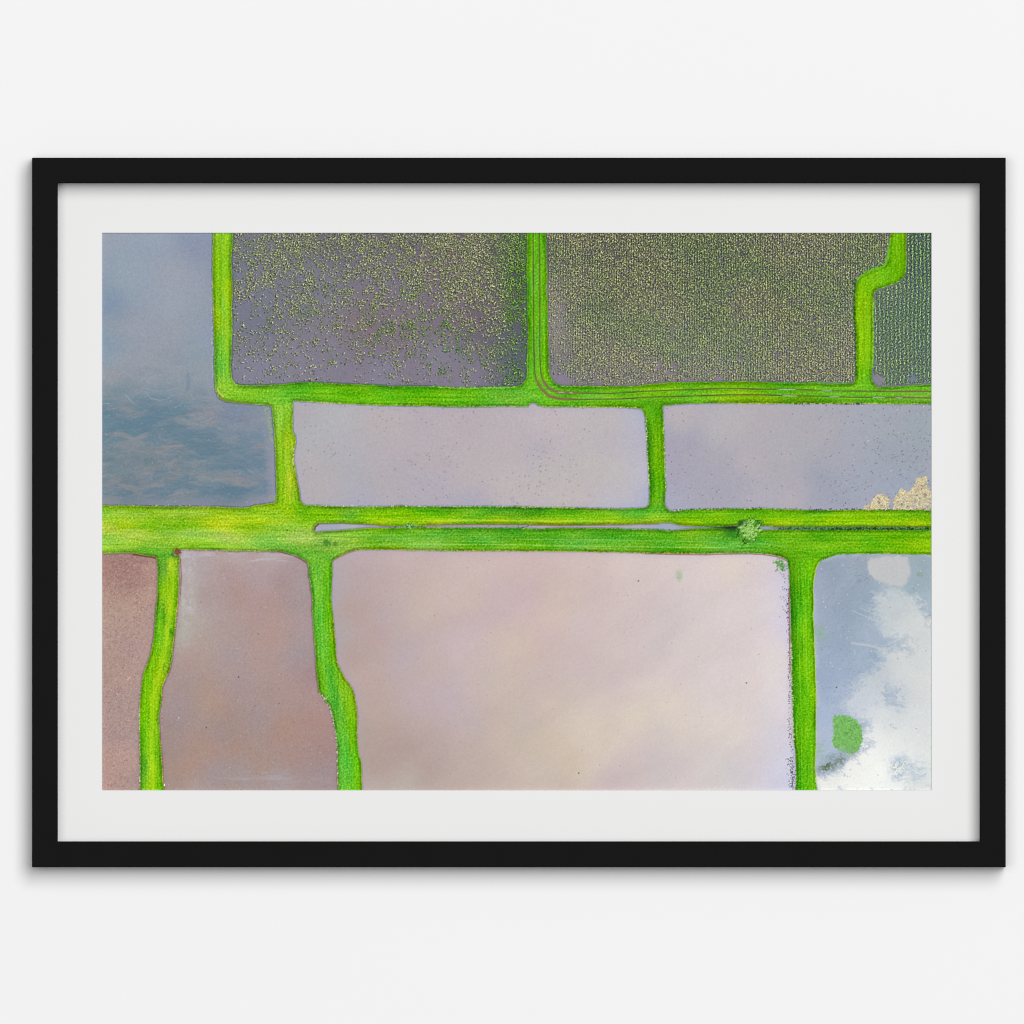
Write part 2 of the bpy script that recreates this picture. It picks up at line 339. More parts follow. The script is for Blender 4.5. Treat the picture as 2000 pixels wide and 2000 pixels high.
bc(J_, [(120,150,(88,202,62)),(210,200,(92,192,10)),(150,500,(86,196,56)),(240,560,(96,192,6)),(200,800,(80,190,50)),(340,850,(92,186,4)),(250,1000,(74,184,50)),(350,950,(140,208,50)),(400,1000,(100,188,4)),(300,1150,(78,186,52)),(420,1150,(106,194,6)),(330,1400,(84,196,60)),(430,1350,(92,190,8)),(370,1650,(84,200,62)),(470,1650,(96,200,4)),(130,900,(96,190,20))])
bc(K_, [(620,200,(36,150,6)),(680,300,(88,200,12)),(770,300,(84,190,4)),(620,600,(44,154,6)),(700,700,(84,194,10)),(630,1000,(56,164,8)),(700,1100,(80,192,8)),(800,900,(110,206,6)),(640,1400,(62,168,10)),(720,1450,(84,194,10)),(800,1500,(110,206,20)),(720,1750,(78,190,6)),(660,1700,(50,160,10))])
horiz = np.maximum(ss(972, 984, Y) * (1 - ss(1084, 1098, Y)), ss(742, 750, Y) * (1 - ss(792, 806, Y)) * (1 - (1 - ss(0, 5, np.abs(X - 1285) - 22)) * ss(786, 796, Y)))[..., None]
img = washes(bank_ctrl, 0.40, 3.6, 0.36, 1.3) * horiz + washes(bank_ctrl, 0.40, 3.6, 1.2, 0.36) * (1 - horiz)
img = img * np.array((0.90, 0.955, 0.85), np.float32) + np.array((24, 2, 6), np.float32)
# mowing lines run parallel to whichever field is nearest
r1 = np.random.default_rng(77)
lines = np.zeros((NY, NX), np.float32)
for i, k in enumerate(names):
    tab = r1.uniform(-1, 1, 60).astype(np.float32)
    q = np.clip(D[k] - rag * 0.8, 0, 58) / 1.9
    iq = np.clip(q.astype(int), 0, 58); fq = q - iq
    ln = tab[iq] * (1 - fq) + tab[np.minimum(iq + 1, 59)] * fq
    lines = np.where(near == i, ln, lines)
grass_f = vnoise(3.2, 3.2, 21, 2)
grass_m = vnoise(16, 12, 22, 3)
mow = vnoise(70, 2.4, 26, 2) * horiz[..., 0] + vnoise(2.4, 70, 27, 2) * (1 - horiz[..., 0])
patchy = vnoise(40, 9, 28, 4, .75) * horiz[..., 0] + vnoise(9, 40, 29, 4, .75) * (1 - horiz[..., 0])
bandn = rng.normal(0, 1, (NY, NX)).astype(np.float32)
bandn = blur(bandn, 1.0) - blur(bandn, 2.6); bandn /= bandn.std()
amp = (11 * bandn + 12 * lines * ss(3, 7, dist) * (0.6 + 0.6 * vnoise(60, 60, 30, 2)) + 17 * mow + 15 * patchy + 8 * grass_f + 7 * grass_m + 5 * grain)
yel = rnoise(60, 22, .0, 210, 4, .6, 10) * horiz[..., 0] + rnoise(22, 60, .0, 211, 4, .6, 10) * (1 - horiz[..., 0])
img[..., 0] += amp * 0.95 + 22 * yel
img[..., 1] += 5 * yel
img[..., 1] += amp * 0.72
img[..., 2] += amp * 0.5 + 6 * blot2
# darker tufty rim with light flecks where a bank meets the water
rim = np.exp(-((dist - 2.6) / 3.0) ** 2) * (0.65 + 0.45 * vnoise(26, 26, 23, 2) + 0.4 * grass_f)
img *= (1 - 0.31 * np.clip(rim, 0, 1))[..., None]
fleck = (np.exp(-((dist - 0.9) / 1.2) ** 2) * ss(0.15, 0.75, vnoise(3.4, 3.4, 24, 1)) * (0.55 + 0.45 * vnoise(70, 70, 25, 2)))[..., None]
img = img * (1 - 0.85 * np.clip(fleck, 0, 1)) + np.array((176, 206, 92), np.float32) * 0.85 * np.clip(fleck, 0, 1)

def over(mask, col):
    global img
    m = np.clip(mask, 0, 1)[..., None]
    img = img * (1 - m) + (np.asarray(col, np.float32)) * m

# dark green spots on some banks and pale dry streaks of the western bank
def blob(x, y, rx, ry, soft=0.5, n=0.35, seed=3, ang=0):
    ca, sa = math.cos(ang), math.sin(ang)
    u = ((X - x) * ca + (Y - y) * sa) / rx; v = (-(X - x) * sa + (Y - y) * ca) / ry
    r = np.hypot(u, v) + n * vnoise(max(rx, ry) * 0.5, max(rx, ry) * 0.5, seed, 3)
    return 1 - ss(1 - soft, 1 + soft, r)
dry = ss(0.25, 0.8, vnoise(40, 1.9, 31, 2)) * blob(340, 1003, 170, 7, 0.4, 0.3, 32)
over(dry * 0.6, (206, 222, 140))
dry = ss(0.1, 0.7, vnoise(30, 12, 33, 3)) * blob(400, 1036, 230, 18, 0.5, 0.4, 34)
over(dry * 0.35, (186, 206, 120))
over(0.7 * blob(638.5, 1060, 7, 6, 0.5, 0.5, 35), (62, 122, 40))
over(0.6 * blob(654, 1062, 5, 4, 0.5, 0.5, 36), (70, 122, 50))
over(0.6 * blob(334, 1234, 4, 7, 0.5, 0.4, 37), (40, 120, 20))
over(0.6 * path_dist([(r[0], r[1]) for r in I_([(618, 680), (612, 710), (606, 745)])], 6).clip(0, 2).__rsub__(1.8), (70, 110, 60))
over(0.8 * (1 - ss(0.6, 2.2, path_dist(A_([(1105,1505),(1125,1545),(1160,1575)]), 6))), (226, 200, 120))
over(0.5 * (1 - ss(0.4, 1.5, path_dist(A_([(1120,1585),(1180,1612),(1300,1628),(1450,1642)]), 6))), (150, 110, 40))
# single-pass tyre lines
for pts, col, a, wd in [
    (F_([(380,1242),(800,1240),(1200,1240),(1932,1243)]) + G_([(300,1252),(700,1258),(1300,1265),(1932,1272)]), (150,214,100), 0.75, 1.3),
    (F_([(400,1152),(800,1155)]), (146,206,96), .5, 1.0), (F_([(60,1165),(500,1175),(900,1178)]), (70,150,50), .5, 1.0),
    (F_([(700,1018),(1300,1020),(1932,1020)]) + G_([(300,1026),(900,1022)]), (190,222,60), .7, 1.4),
    (G_([(0,1195),(700,1197),(1300,1208),(1900,1222)]), (150,212,110), .5, 1.1),
    (G_([(700,957),(1200,960),(1600,960)]) + H_([(0,958),(600,970),(1200,972)]), (130,206,70), .5, 1.1),
    (H_([(350,1000),(900,1012),(1500,1015)]), (170,222,20), .5, 1.1), (H_([(0,1215),(400,1235),(560,1270)]), (140,206,100), .5, 1.3),
    (E_([(685,1380),(690,1650),(680,1880)]) + I_([(665,150),(650,350),(630,550),(605,720),(540,840),(515,1000),(505,1200),(495,1350),(510,1600),(515,1840)]), (176,218,30), .72, 4.0),
    (E_([(1740,260),(1735,500),(1765,700),(1775,860)]), (190,216,60), .6, 2.4), (A_([(1180,100),(1195,500),(1195,900),(1200,1350)]), (170,214,20), .5, 3.0),
    (K_([(655,100),(665,600),(680,1100),(690,1800)]), (150,222,60), .45, 1.2), (K_([(725,100),(728,600),(745,1100),(750,1800)]), (140,216,60), .45, 1.2),
    (D_([(1560,120),(1560,300),(1500,420),(1400,490),(1330,560),(1290,700),(1290,1300)]), (140,210,50), .5, 1.4),
    (D_([(1600,120),(1600,300),(1540,430)]), (64,150,4), .5, 1.2), (H_([(720,1480),(730,1800)]), (150,222,60), .4, 1.2),
    (E_([(47,1258),(500,1262),(900,1262),(1400,1255)]), (168,218,70), .5, 2.2)]:
    over(a * (1 - ss(wd * 0.2, wd * 1.6, path_dist(pts, 9))) * (0.72 + 0.45 * grass_f + 0.35 * grass_m), col)
# wheel tracks
tr1 = C_([(148,20),(150,600),(155,1150),(160,1330),(175,1420),(220,1500),(290,1570),(380,1595),(560,1605),(750,1602),(950,1598),(1130,1588),(1300,1578),(1500,1575)]) + D_([(0,1560),(300,1560),(600,1568),(900,1575),(1150,1582),(1900,1588)])
tr2 = C_([(205,20),(210,600),(210,1150),(215,1350),(240,1430),(290,1500),(350,1530),(450,1540),(620,1545),(850,1548),(1000,1540),(1150,1530),(1400,1518),(1600,1512)]) + D_([(0,1500),(300,1508),(600,1512),(900,1520),(1100,1525),(1400,1528),(1900,1530)])
wet = 0.72 + 0.28 * vnoise(20, 20, 41, 2)
for tr in (tr1, tr2):
    d = path_dist(tr, 8)
    over(np.clip(wet, 0, 1) * 0.35 * (1 - ss(1.2, 4.0, d)), (120, 150, 70))
    over(np.clip(wet, 0, 1) * 0.85 * (1 - ss(0.7, 1.9, d)), (84, 78, 52))
    bend = (1 - ss(0.9, 2.2, d)) * blob(1075, 765, 60, 30, 0.5, 0.1, 42)
    over(0.8 * bend, (140, 110, 84))
    over(0.5 * (1 - ss(0.6, 1.6, np.abs(d - 2.4))) * blob(1070, 765, 50, 26, 0.5, 0.1, 43), (128, 106, 74))
    over(0.55 * (1 - ss(0.9, 2.2, d)) * ss(1700, 1760, X), (144, 112, 84))
for f, u0, u1, v in ((D_,460,630,1510),(D_,860,970,1520),(D_,510,655,1569),(D_,930,1040,1576),(D_,1340,1460,1585),(D_,1550,1620,1587),(C_,370,440,1536),(C_,480,515,1541)):
    (xa, ya), (xb, yb) = f([(u0, v), (u1, v + 2)])
    tt = np.clip((X - xa) / (xb - xa), 0, 1)
    over(0.62 * np.exp(-((Y - (ya + (yb - ya) * tt)) / (0.15 + 0.95 * (4 * tt * (1 - tt)) ** .7)) ** 2) * ((X > xa) & (X < xb)), (206, 220, 222))
bank_img = img.copy()

# ---- flooded fields
def wash_field(k, ctrl, spread=1.0, gs=2.2, bl=3.0, gr=2.5, p=3.0):
    g = washes(ctrl, spread * 1.7, p)
    lum = (g @ np.array((.3, .59, .11), np.float32))[..., None]
    g = lum + (g - lum) * SAT.get(k, 0.8)
    g[..., 0] += bl * (0.7 * blot3 + 0.30 * blot)
    g[..., 1] += bl * (0.65 * blot3 + 0.10 * blot2)
    g[..., 2] += bl * (0.6 * blot3 - 0.2 * blot + 0.15 * blot2)
    g += (gs * grain_s * 0.7 + gr * grain * 0.45)[..., None]
    return g

W = {}
SAT = {'west': 0.66, 'pink': 0.78, 'middle': 0.74, 'mid_east': 0.68, 'brown': 0.74, 'brown_corner': 0.88, 'cloudy': 0.85, 'sparse': 0.68, 'dense': 0.75, 'rows': 0.6}
# west: blue grey water with brushed patches
c = at(A_, [(80,100,(154,160,180)),(500,150,(148,160,184)),(900,150,(140,148,180)),(300,450,(148,164,184)),(700,450,(160,160,178)),(110,740,(126,148,180)),(700,750,(156,160,180)),(70,1050,(124,154,182)),(350,950,(158,158,178)),(150,950,(152,156,172)),(650,1000,(156,158,172)),(1020,1050,(148,156,184)),
     (900,1180,(144,158,170)),(350,1260,(150,152,172)),(100,1230,(138,158,178)),(450,1180,(156,156,172)),(150,1400,(164,156,162)),(500,1400,(152,156,168)),(1000,1400,(150,156,172)),(650,1300,(150,154,168)),(200,1520,(128,146,160)),(600,1540,(126,146,164)),(1000,1600,(142,150,166)),(900,1560,(138,150,158))])
c += at(E_, [(100,60,(104,138,158)),(500,50,(108,136,160)),(850,140,(152,148,156)),(1000,80,(142,142,154)),(1200,60,(122,138,168)),(1450,300,(142,146,168)),(300,280,(126,140,150)),(650,200,(134,142,152)),(850,300,(108,134,152)),(1000,390,(108,134,148)),(450,480,(110,130,142)),(450,610,(152,142,146)),(650,560,(138,140,148)),(950,600,(142,144,152)),
     (300,720,(98,122,142)),(500,790,(104,126,146)),(800,700,(130,138,150)),(1150,640,(116,134,150)),(1300,740,(100,126,148)),(1500,600,(148,148,168)),(100,640,(126,138,144)),(100,500,(108,132,146)),(250,420,(124,136,148)),(500,870,(146,144,160)),(1000,870,(136,138,160)),(1400,860,(148,146,164)),(80,840,(140,142,150)),(1560,800,(148,144,168)),(200,150,(108,138,156)),(1100,450,(140,144,154)),(750,500,(108,130,146))])
g = wash_field('west', c, 0.8, 2.6, 3.5, 3.5)
low = ss(740, 800, Y + 8 * blot) * (1 - ss(420, 520, X + 20 * blot2) * ss(900, 800, Y) * 0.7)
st = vnoise(46, 13, 51, 4); st2 = vnoise(60, 11, 52, 4)
g += (low * 4 * st)[..., None] * np.array((1.5, 0.6, 0.25), np.float32) + (low * 3 * st2)[..., None] * np.array((1, 1, 1), np.float32)
inner = ss(-6, -26, D['west'])
patch = ss(-0.25, 0.50, rnoise(95, 26, .06, 53, 7, 0.66, 16) + .12) * low * inner * (1 - ss(380, 500, X) * ss(860, 820, Y))
g += (patch * 0.62)[..., None] * (np.array((96, 124, 142), np.float32) - g)
patch = ss(-0.05, 0.70, rnoise(80, 20, -.10, 54, 7, 0.66, 14)) * low * inner
g += (patch * 0.72)[..., None] * (np.array((154, 144, 146), np.float32) - g)
g += (low * inner * 7 * rnoise(14, 4, .0, 55, 4, .8, 4))[..., None]
g += ((1 - low) * inner * ss(640, 720, Y) * 5 * vnoise(50, 16, 56, 5, .7))[..., None] * np.array((1.2, .8, .4), np.float32)
g += np.array((-3, 1, 2), np.float32)
W['west'] = g
# sparse: plants are stamped afterwards
c = at(A_, [(1350,150,(118,120,136)),(1400,500,(118,124,152)),(1500,900,(118,120,146)),(1500,1350,(132,130,156)),(1800,1250,(134,128,150)),(1600,300,(120,122,140))])
c += at(B_, [(150,600,(124,124,146)),(200,1200,(134,126,150)),(700,1350,(134,128,156)),(300,150,(108,104,120)),(700,500,(124,116,142)),(900,600,(126,112,140)),(700,900,(124,112,132)),(1200,400,(120,96,124)),(1450,250,(118,88,110)),(1500,550,(122,92,116)),(1300,700,(136,112,134)),(1600,800,(118,98,116)),(1850,450,(76,74,92)),(1850,900,(90,92,110)),
      (1850,1200,(98,100,126)),(1500,1350,(138,124,150)),(1200,1250,(136,126,152)),(900,150,(108,98,116)),(1850,150,(88,86,96)),(1880,1450,(108,110,134)),(860,960,(140,112,136)),(560,900,(138,112,126))])
c += at(C_, [(30,150,(98,92,106)),(30,1250,(84,94,118))])
W['sparse'] = wash_field('sparse', c, 1.2, 2.0, 3.5, 4)
c = at(C_, [(350,200,(98,92,104)),(350,650,(160,140,146)),(380,850,(158,138,146)),(330,1000,(150,136,142)),(500,500,(112,104,120)),(700,300,(94,86,96)),(1100,200,(92,84,92)),(900,600,(92,90,96)),(700,900,(110,104,112)),(1100,900,(122,108,112)),(400,1400,(136,124,150)),(600,1300,(134,122,138)),(900,1200,(136,120,134)),(1200,1350,(146,128,142)),(1300,1000,(132,120,130)),
      (1500,400,(92,88,96)),(1800,200,(98,84,90)),(1800,800,(96,96,108)),(1600,1200,(136,124,138)),(1800,1350,(138,128,146)),(550,700,(100,98,116))])
c += at(D_, [(200,300,(98,92,100)),(500,200,(110,94,104)),(900,200,(106,100,112)),(1300,300,(116,100,112)),(500,700,(92,92,98)),(900,700,(112,104,114)),(1100,900,(124,118,136)),(200,1100,(128,116,128)),(600,1000,(108,106,120)),(1000,1200,(122,114,128)),(500,1350,(126,120,140)),(50,1370,(140,126,144)),(1120,1350,(124,124,146)),(850,1400,(128,122,142))])
W['dense'] = wash_field('dense', c, 1.2, 1.5, 3.5, 3)
c = at(D_, [(1750,200,(76,92,112)),(1850,300,(84,102,124)),(1720,420,(76,94,122)),(1450,700,(122,118,142)),(1450,1000,(112,118,140)),(1600,800,(104,120,144)),(1800,800,(84,104,134)),(1600,1200,(110,116,140)),(1830,1200,(100,118,146)),(1400,1430,(138,132,154)),(1800,1440,(118,128,156)),(1480,590,(122,126,152)),(1700,640,(110,120,146))])
W['rows'] = wash_field('rows', c, 1.0, 1.5, 3, 3)
c = at(A_, [(1880,1750,(176,170,178))]) 
c += at(F_, [(80,200,(176,178,184)),(300,100,(180,180,184)),(400,350,(180,174,184)),(100,500,(180,174,180)),(400,650,(174,174,184)),(150,700,(184,174,178)),(700,80,(188,176,178)),(700,400,(184,172,180)),(700,700,(182,172,178)),(1100,200,(186,172,182)),(1100,500,(186,172,178)),(1080,660,(178,170,188)),(1500,150,(186,172,178)),(1500,600,(190,176,180)),(1850,300,(190,176,182)),
      (1850,700,(194,180,182)),(500,850,(172,170,192)),(1500,865,(172,168,188))])
c += at(G_, [(300,150,(194,180,186)),(200,350,(184,174,186)),(600,200,(192,182,184)),(800,300,(188,178,190)),(700,500,(192,184,182)),(300,600,(192,182,180)),(900,600,(194,186,184)),(500,800,(196,182,182)),(1000,800,(194,184,186)),(1120,200,(184,180,200)),(1195,820,(168,176,212)),(1000,880,(180,182,210)),(1150,60,(174,182,204)),(850,120,(194,182,182)),(1170,600,(192,188,204))])
W['middle'] = wash_field('middle', c, 1.0, 2.4, 2.0, 3)
c = at(G_, [(1500,80,(190,178,180)),(1400,300,(170,162,186)),(1600,300,(166,162,186)),(1450,600,(168,162,186)),(1700,600,(168,164,184)),(1450,850,(168,170,194)),(1850,200,(186,178,184)),(1850,700,(168,164,184)),(1900,500,(172,166,182))])
c += at(H_, [(100,100,(186,178,182)),(350,30,(182,172,180)),(300,250,(176,170,180)),(200,490,(186,172,182)),(100,700,(168,164,184)),(500,400,(176,172,180)),(600,750,(178,170,182)),(620,860,(188,174,184)),(250,850,(180,174,190)),(850,250,(176,170,180)),(1000,450,(168,168,184)),(900,650,(152,160,184)),(800,850,(160,164,186)),(1200,300,(166,170,186)),(1300,600,(158,168,190)),(1100,800,(156,164,188)),(1600,100,(160,166,180)),
      (1800,200,(152,168,180)),(1500,400,(156,166,182)),(1750,450,(154,164,182)),(1650,700,(156,168,194)),(1250,860,(164,168,190)),(1860,600,(158,168,184))])
W['mid_east'] = wash_field('mid_east', c, 1.0, 2.4, 2.0, 3)
c = at(E_, [(150,1380,(164,124,116)),(350,1360,(158,118,114)),(200,1480,(162,122,114)),(400,1500,(164,126,118)),(300,1600,(160,120,114)),(480,1450,(186,148,136)),(100,1600,(176,134,126)),(480,1700,(190,154,140)),(150,1750,(182,148,136)),(350,1850,(186,152,138)),(100,1900,(180,154,138))])
c += at(I_, [(150,150,(184,156,136)),(400,100,(188,152,136)),(450,250,(176,148,142)),(150,350,(176,146,140)),(300,500,(172,142,138)),(450,500,(182,150,144)),(150,700,(176,144,134)),(300,850,(180,150,140)),(150,1000,(168,140,134)),(330,1050,(172,148,144)),(150,1200,(172,146,142)),(280,1250,(182,150,136)),(180,1350,(168,140,140)),(350,1350,(172,148,150)),(150,1550,(186,150,138)),(280,1550,(190,154,142)),(350,1750,(176,146,144)),(120,1780,(186,146,140)),(250,1830,(168,142,132))])
g = wash_field('brown_corner', c, 0.9, 4.0, 3.0, 8)
W['brown_corner'] = g
c = at(E_, [(900,1340,(186,174,186)),(1250,1350,(186,176,182)),(1600,1350,(186,174,180)),(830,1420,(178,172,178)),(860,1530,(182,178,178)),(820,1700,(180,174,172)),(950,1450,(172,156,162)),(1200,1470,(180,146,144)),(1500,1450,(180,160,164)),(1750,1480,(172,148,156)),(1500,1600,(180,158,166)),(1150,1550,(176,152,158)),(1000,1700,(172,146,146)),(1300,1720,(178,142,138)),(1700,1600,(174,142,148)),(1550,1800,(182,146,138)),(1820,1800,(166,150,156)),(1870,1600,(166,156,162)),(800,1880,(178,172,168))])
c += at(I_, [(850,100,(180,176,176)),(790,400,(172,178,168)),(900,260,(180,172,166)),(1000,200,(176,158,162)),(1200,400,(176,154,154)),(1000,480,(178,156,150)),(1500,150,(178,150,156)),(1600,300,(184,150,144)),(1600,450,(184,150,142)),(850,650,(178,148,142)),(1200,600,(168,152,160)),(1550,650,(176,150,150)),(1850,600,(162,152,162)),(1000,900,(176,148,138)),(1050,1050,(180,150,134)),(800,850,(168,148,150)),(1300,900,(168,148,154)),(1700,950,(174,148,144)),(750,1100,(162,146,156)),(1200,1250,(170,142,134)),(700,1250,(162,142,142)),
      (1000,1450,(178,142,124)),(1250,1450,(174,142,128)),(1700,1300,(178,140,126)),(1500,1200,(164,148,152)),(1150,1350,(160,144,152)),(850,1650,(178,142,126)),(700,1500,(164,140,138)),(700,1750,(168,142,134)),(1100,1700,(162,148,158)),(1500,1600,(172,144,132)),(1800,1550,(172,138,130)),(1350,1750,(164,154,162)),(1700,1740,(164,156,164)),(1250,1820,(166,148,142)),(900,1820,(172,158,158))])
c += at(J_, [(20,400,(170,150,158)),(20,800,(168,136,144)),(60,1100,(176,144,144)),(80,1250,(178,140,132)),(150,1450,(172,138,138)),(100,1550,(168,138,134)),(150,1700,(164,146,156)),(60,1680,(162,144,150)),(20,1000,(172,144,142))])
g = wash_field('brown', c, 0.9, 2.6, 3.5, 4)
g += np.array((2, -2, -5), np.float32)
W['brown'] = g
c = at(F_, [(500,1380,(188,172,176)),(350,1500,(184,170,168)),(450,1500,(182,160,158)),(900,1400,(200,180,176)),(600,1600,(186,168,164)),(750,1580,(190,168,168)),(850,1650,(198,180,170)),(270,1500,(172,168,172)),(260,1700,(170,172,178)),(400,1800,(184,156,146)),(900,1820,(184,168,170)),(1100,1720,(202,182,168)),(1300,1700,(202,184,178)),(1500,1400,(206,186,178)),(1850,1400,(208,186,178)),(1850,1700,(202,182,182)),(1500,1750,(204,186,170))])
c += at(G_, [(200,1400,(208,184,178)),(600,1450,(212,192,184)),(1000,1400,(214,198,190)),(1400,1450,(212,200,194)),(1800,1450,(216,202,196)),(100,1700,(202,178,180)),(350,1700,(208,190,178)),(700,1650,(206,188,184)),(1200,1600,(208,194,190)),(1700,1700,(210,200,198)),(400,1850,(208,190,172))])
c += at(J_, [(350,300,(174,172,168)),(280,450,(170,168,170)),(430,250,(188,158,148)),(590,400,(188,160,154)),(450,600,(182,160,150)),(700,250,(184,166,168)),(900,650,(184,172,178)),(1000,200,(200,184,164)),(1500,350,(200,180,182)),(1400,500,(202,182,186)),(1750,200,(198,178,182)),(1850,500,(208,190,172)),(600,850,(192,168,160)),(480,900,(186,166,160)),(1200,950,(192,176,182)),(1100,750,(194,176,168)),(1600,750,(198,184,176)),(1850,900,(200,186,170)),
      (600,1100,(188,168,152)),(1000,1050,(192,174,178)),(1300,1050,(190,174,182)),(520,1350,(176,164,148)),(750,1350,(186,160,148)),(1000,1300,(190,170,162)),(1500,1200,(192,178,176)),(1850,1200,(196,182,162)),(950,1450,(176,156,148)),(800,1550,(178,156,152)),(1150,1500,(182,166,160)),(1100,1650,(180,158,150)),(650,1650,(178,156,142)),(1500,1550,(194,176,166)),(1850,1450,(204,190,170)),(600,1800,(186,174,162)),(900,1780,(184,180,164)),(1300,1800,(192,174,162)),(1800,1750,(194,178,164))])
def L_(p): return T(1010, 1150, p)
c += at(L_, [(100,150,(206,182,184)),(300,200,(208,188,172)),(100,500,(206,186,164)),(280,450,(206,182,182)),(600,300,(206,190,190)),(1100,150,(212,196,192)),(1400,250,(204,194,192)),(1750,300,(212,204,200)),(600,700,(204,188,186)),(1000,600,(208,194,190)),(1300,500,(202,194,192)),(1700,600,(216,206,200)),(250,850,(200,184,178)),(900,880,(204,188,188)),(1500,750,(214,200,198)),
      (1850,850,(216,210,206)),(100,1150,(196,182,174)),(350,1100,(206,192,174)),(800,1050,(208,194,184)),(1100,1200,(218,210,184)),(1400,1050,(220,210,192)),(1800,1250,(222,214,200)),(1550,1300,(216,206,192)),(650,1300,(214,202,178)),(250,1400,(206,192,168)),(700,1450,(214,202,180)),(900,1350,(214,198,180)),(1250,1350,(206,196,190)),(1600,1450,(216,204,196)),(500,1600,(206,192,164)),(200,1650,(200,186,170)),(1000,1600,(206,192,188)),(1250,1550,(202,192,192)),(1500,1650,(208,196,196)),(1850,1650,(206,204,196)),(400,1780,(198,184,168)),(900,1780,(202,188,188)),(1300,1800,(202,196,194)),(1880,1800,(206,206,200))])
c += at(H_, [(150,1450,(218,204,196)),(60,1480,(220,210,190)),(400,1400,(218,208,204)),(300,1600,(216,204,204)),(150,1750,(212,200,198)),(400,1800,(218,212,210)),(520,1500,(196,196,220)),(540,1700,(204,204,230)),(560,1900,(208,206,236))])
c += at(K_, [(150,200,(216,204,202)),(350,200,(208,206,200)),(350,400,(218,204,202)),(500,300,(214,212,224)),(550,400,(206,206,236)),(150,600,(218,204,202)),(450,550,(222,218,208)),(350,750,(220,216,212)),(100,900,(216,206,200)),(280,850,(218,202,198)),(450,950,(224,220,216)),(200,1150,(216,208,204)),(530,1000,(214,212,222)),(480,1350,(212,210,222)),(100,1300,(222,212,196)),(200,1500,(212,204,200)),(400,1500,(216,212,214)),(540,1500,(206,210,232)),(150,1750,(204,200,206)),(400,1750,(204,204,220)),(560,1750,(196,206,234)),(560,1600,(200,206,226)),(50,1700,(206,202,204))])
g = wash_field('pink', c, 1.1, 1.8, 1.6, 2.2)
# thin clouds mirrored in the water
cl = vnoise(190, 120, 61, 4)
cl = rnoise(230, 70, -.5, 61, 5, .5, 40); cl2_ = rnoise(120, 34, -.6, 62, 5, .55, 26)
g += (3.2 * cl + 3.4 * cl2_ * ss(700, 1300, X + .3 * (Y - 1300)))[..., None] * np.array((1, .97, .9), np.float32)
g += np.array((3, -1.5, 0.5), np.float32)
W['pink'] = g
# bottom right: sky-mirroring water
c = at(H_, [(900,1400,(146,164,184)),(1200,1380,(152,166,184)),(1400,1345,(168,178,188)),(1780,1420,(152,174,186)),(850,1550,(160,172,194)),(1000,1550,(146,162,184)),(1250,1600,(150,168,188)),(1800,1600,(156,174,184)),(850,1750,(160,174,198)),(1050,1800,(150,168,190)),(1300,1800,(150,168,190)),(1500,1820,(186,200,206)),(1800,1780,(168,186,198)),(1700,1650,(152,178,190)),(1500,1650,(168,186,198))])
c += at(K_, [(880,250,(158,172,198)),(1050,200,(148,166,190)),(1300,100,(146,166,192)),(1550,80,(172,190,200)),(1800,100,(160,184,200)),(1500,250,(178,194,206)),(1800,400,(206,212,212)),(1050,500,(150,168,194)),(1300,450,(160,178,200)),(1600,430,(178,190,204)),(1430,620,(152,174,200)),(1200,680,(160,180,202)),(1100,780,(154,174,202)),(880,850,(156,174,204)),(1650,700,(208,214,212)),(1400,800,(186,200,208)),(1800,900,(212,216,212)),(1050,950,(168,184,212)),(1250,1000,(190,204,218)),
      (1550,1000,(194,206,218)),(900,1150,(166,184,214)),(1150,1150,(190,204,222)),(1450,1150,(212,220,220)),(1750,1200,(214,220,218)),(900,1350,(172,188,212)),(1350,1350,(226,228,224)),(1700,1400,(216,222,218)),(900,1600,(196,206,216)),(1300,1550,(234,236,228)),(1150,1750,(236,236,224)),(1400,1700,(236,242,230)),(1600,1640,(180,194,212)),(1720,1600,(180,198,220)),(1600,1740,(184,200,214)),(1830,1750,(208,218,216)),(900,1800,(232,232,218)),(1500,1820,(228,234,228)),(1780,1830,(214,220,216))])
g = wash_field('cloudy', c, 0.7, 2.4, 2.5, 3)
pale_d = sdf(K_([(1600,-10),(1400,80),(1360,180),(1440,300),(1480,400),(1640,440),(1660,520),(1470,560),(1420,700),(1370,800),(1230,880),(1160,960),(1110,1080),(1240,1200),(1250,1420),(1150,1530),(960,1680),(850,1760),(838,1900),(2100,1900),(2100,330),(1860,250),(1740,90)]), 40)
fr = rnoise(60, 36, -.3, 71, 6, 0.72, 14); fr2 = rnoise(20, 12, .5, 72, 5, 0.85, 6)
fr3 = vnoise(5, 4, 77, 3, .9)
pm_ = np.clip(0.5 - (pale_d + 26 * fr + 17 * fr2 + 8 * fr3 - 1) / 26, 0, 1)
pm_ *= 1 - 0.75 * blob(1742, 1360, 30, 24, .6, .6, 73) * ss(-.2, .25, fr2)
blue_c = [q for q in c if q[2][0] < 182]; pale_c = [q for q in c if q[2][0] >= 186]
gb = washes(blue_c, 1.0, 3.0); gp = washes(pale_c, 1.0, 3.0); lump = (gp @ np.array((.3, .59, .11), np.float32))[..., None]; gp = lump + (gp - lump) * .6 + np.array((7, 5, 4), np.float32)
lumb = (gb @ np.array((.3, .59, .11), np.float32))[..., None]; gb = lumb + (gb - lumb) * 0.8
gp += (9 * ss(1330, 1480, Y) * blob(1690, 1490, 110, 80, .8, .3, 78))[..., None]
gb += (5 * rnoise(60, 26, -.9, 74, 5, .65, 20) + 1.5 * grain_s + 1.2 * grain)[..., None]
gp += (3 * vnoise(50, 30, 75, 5, .7) + 1.3 * grain_s + 1.2 * grain)[..., None]
g = gb + (gp - gb) * (0.9 * pm_)[..., None]
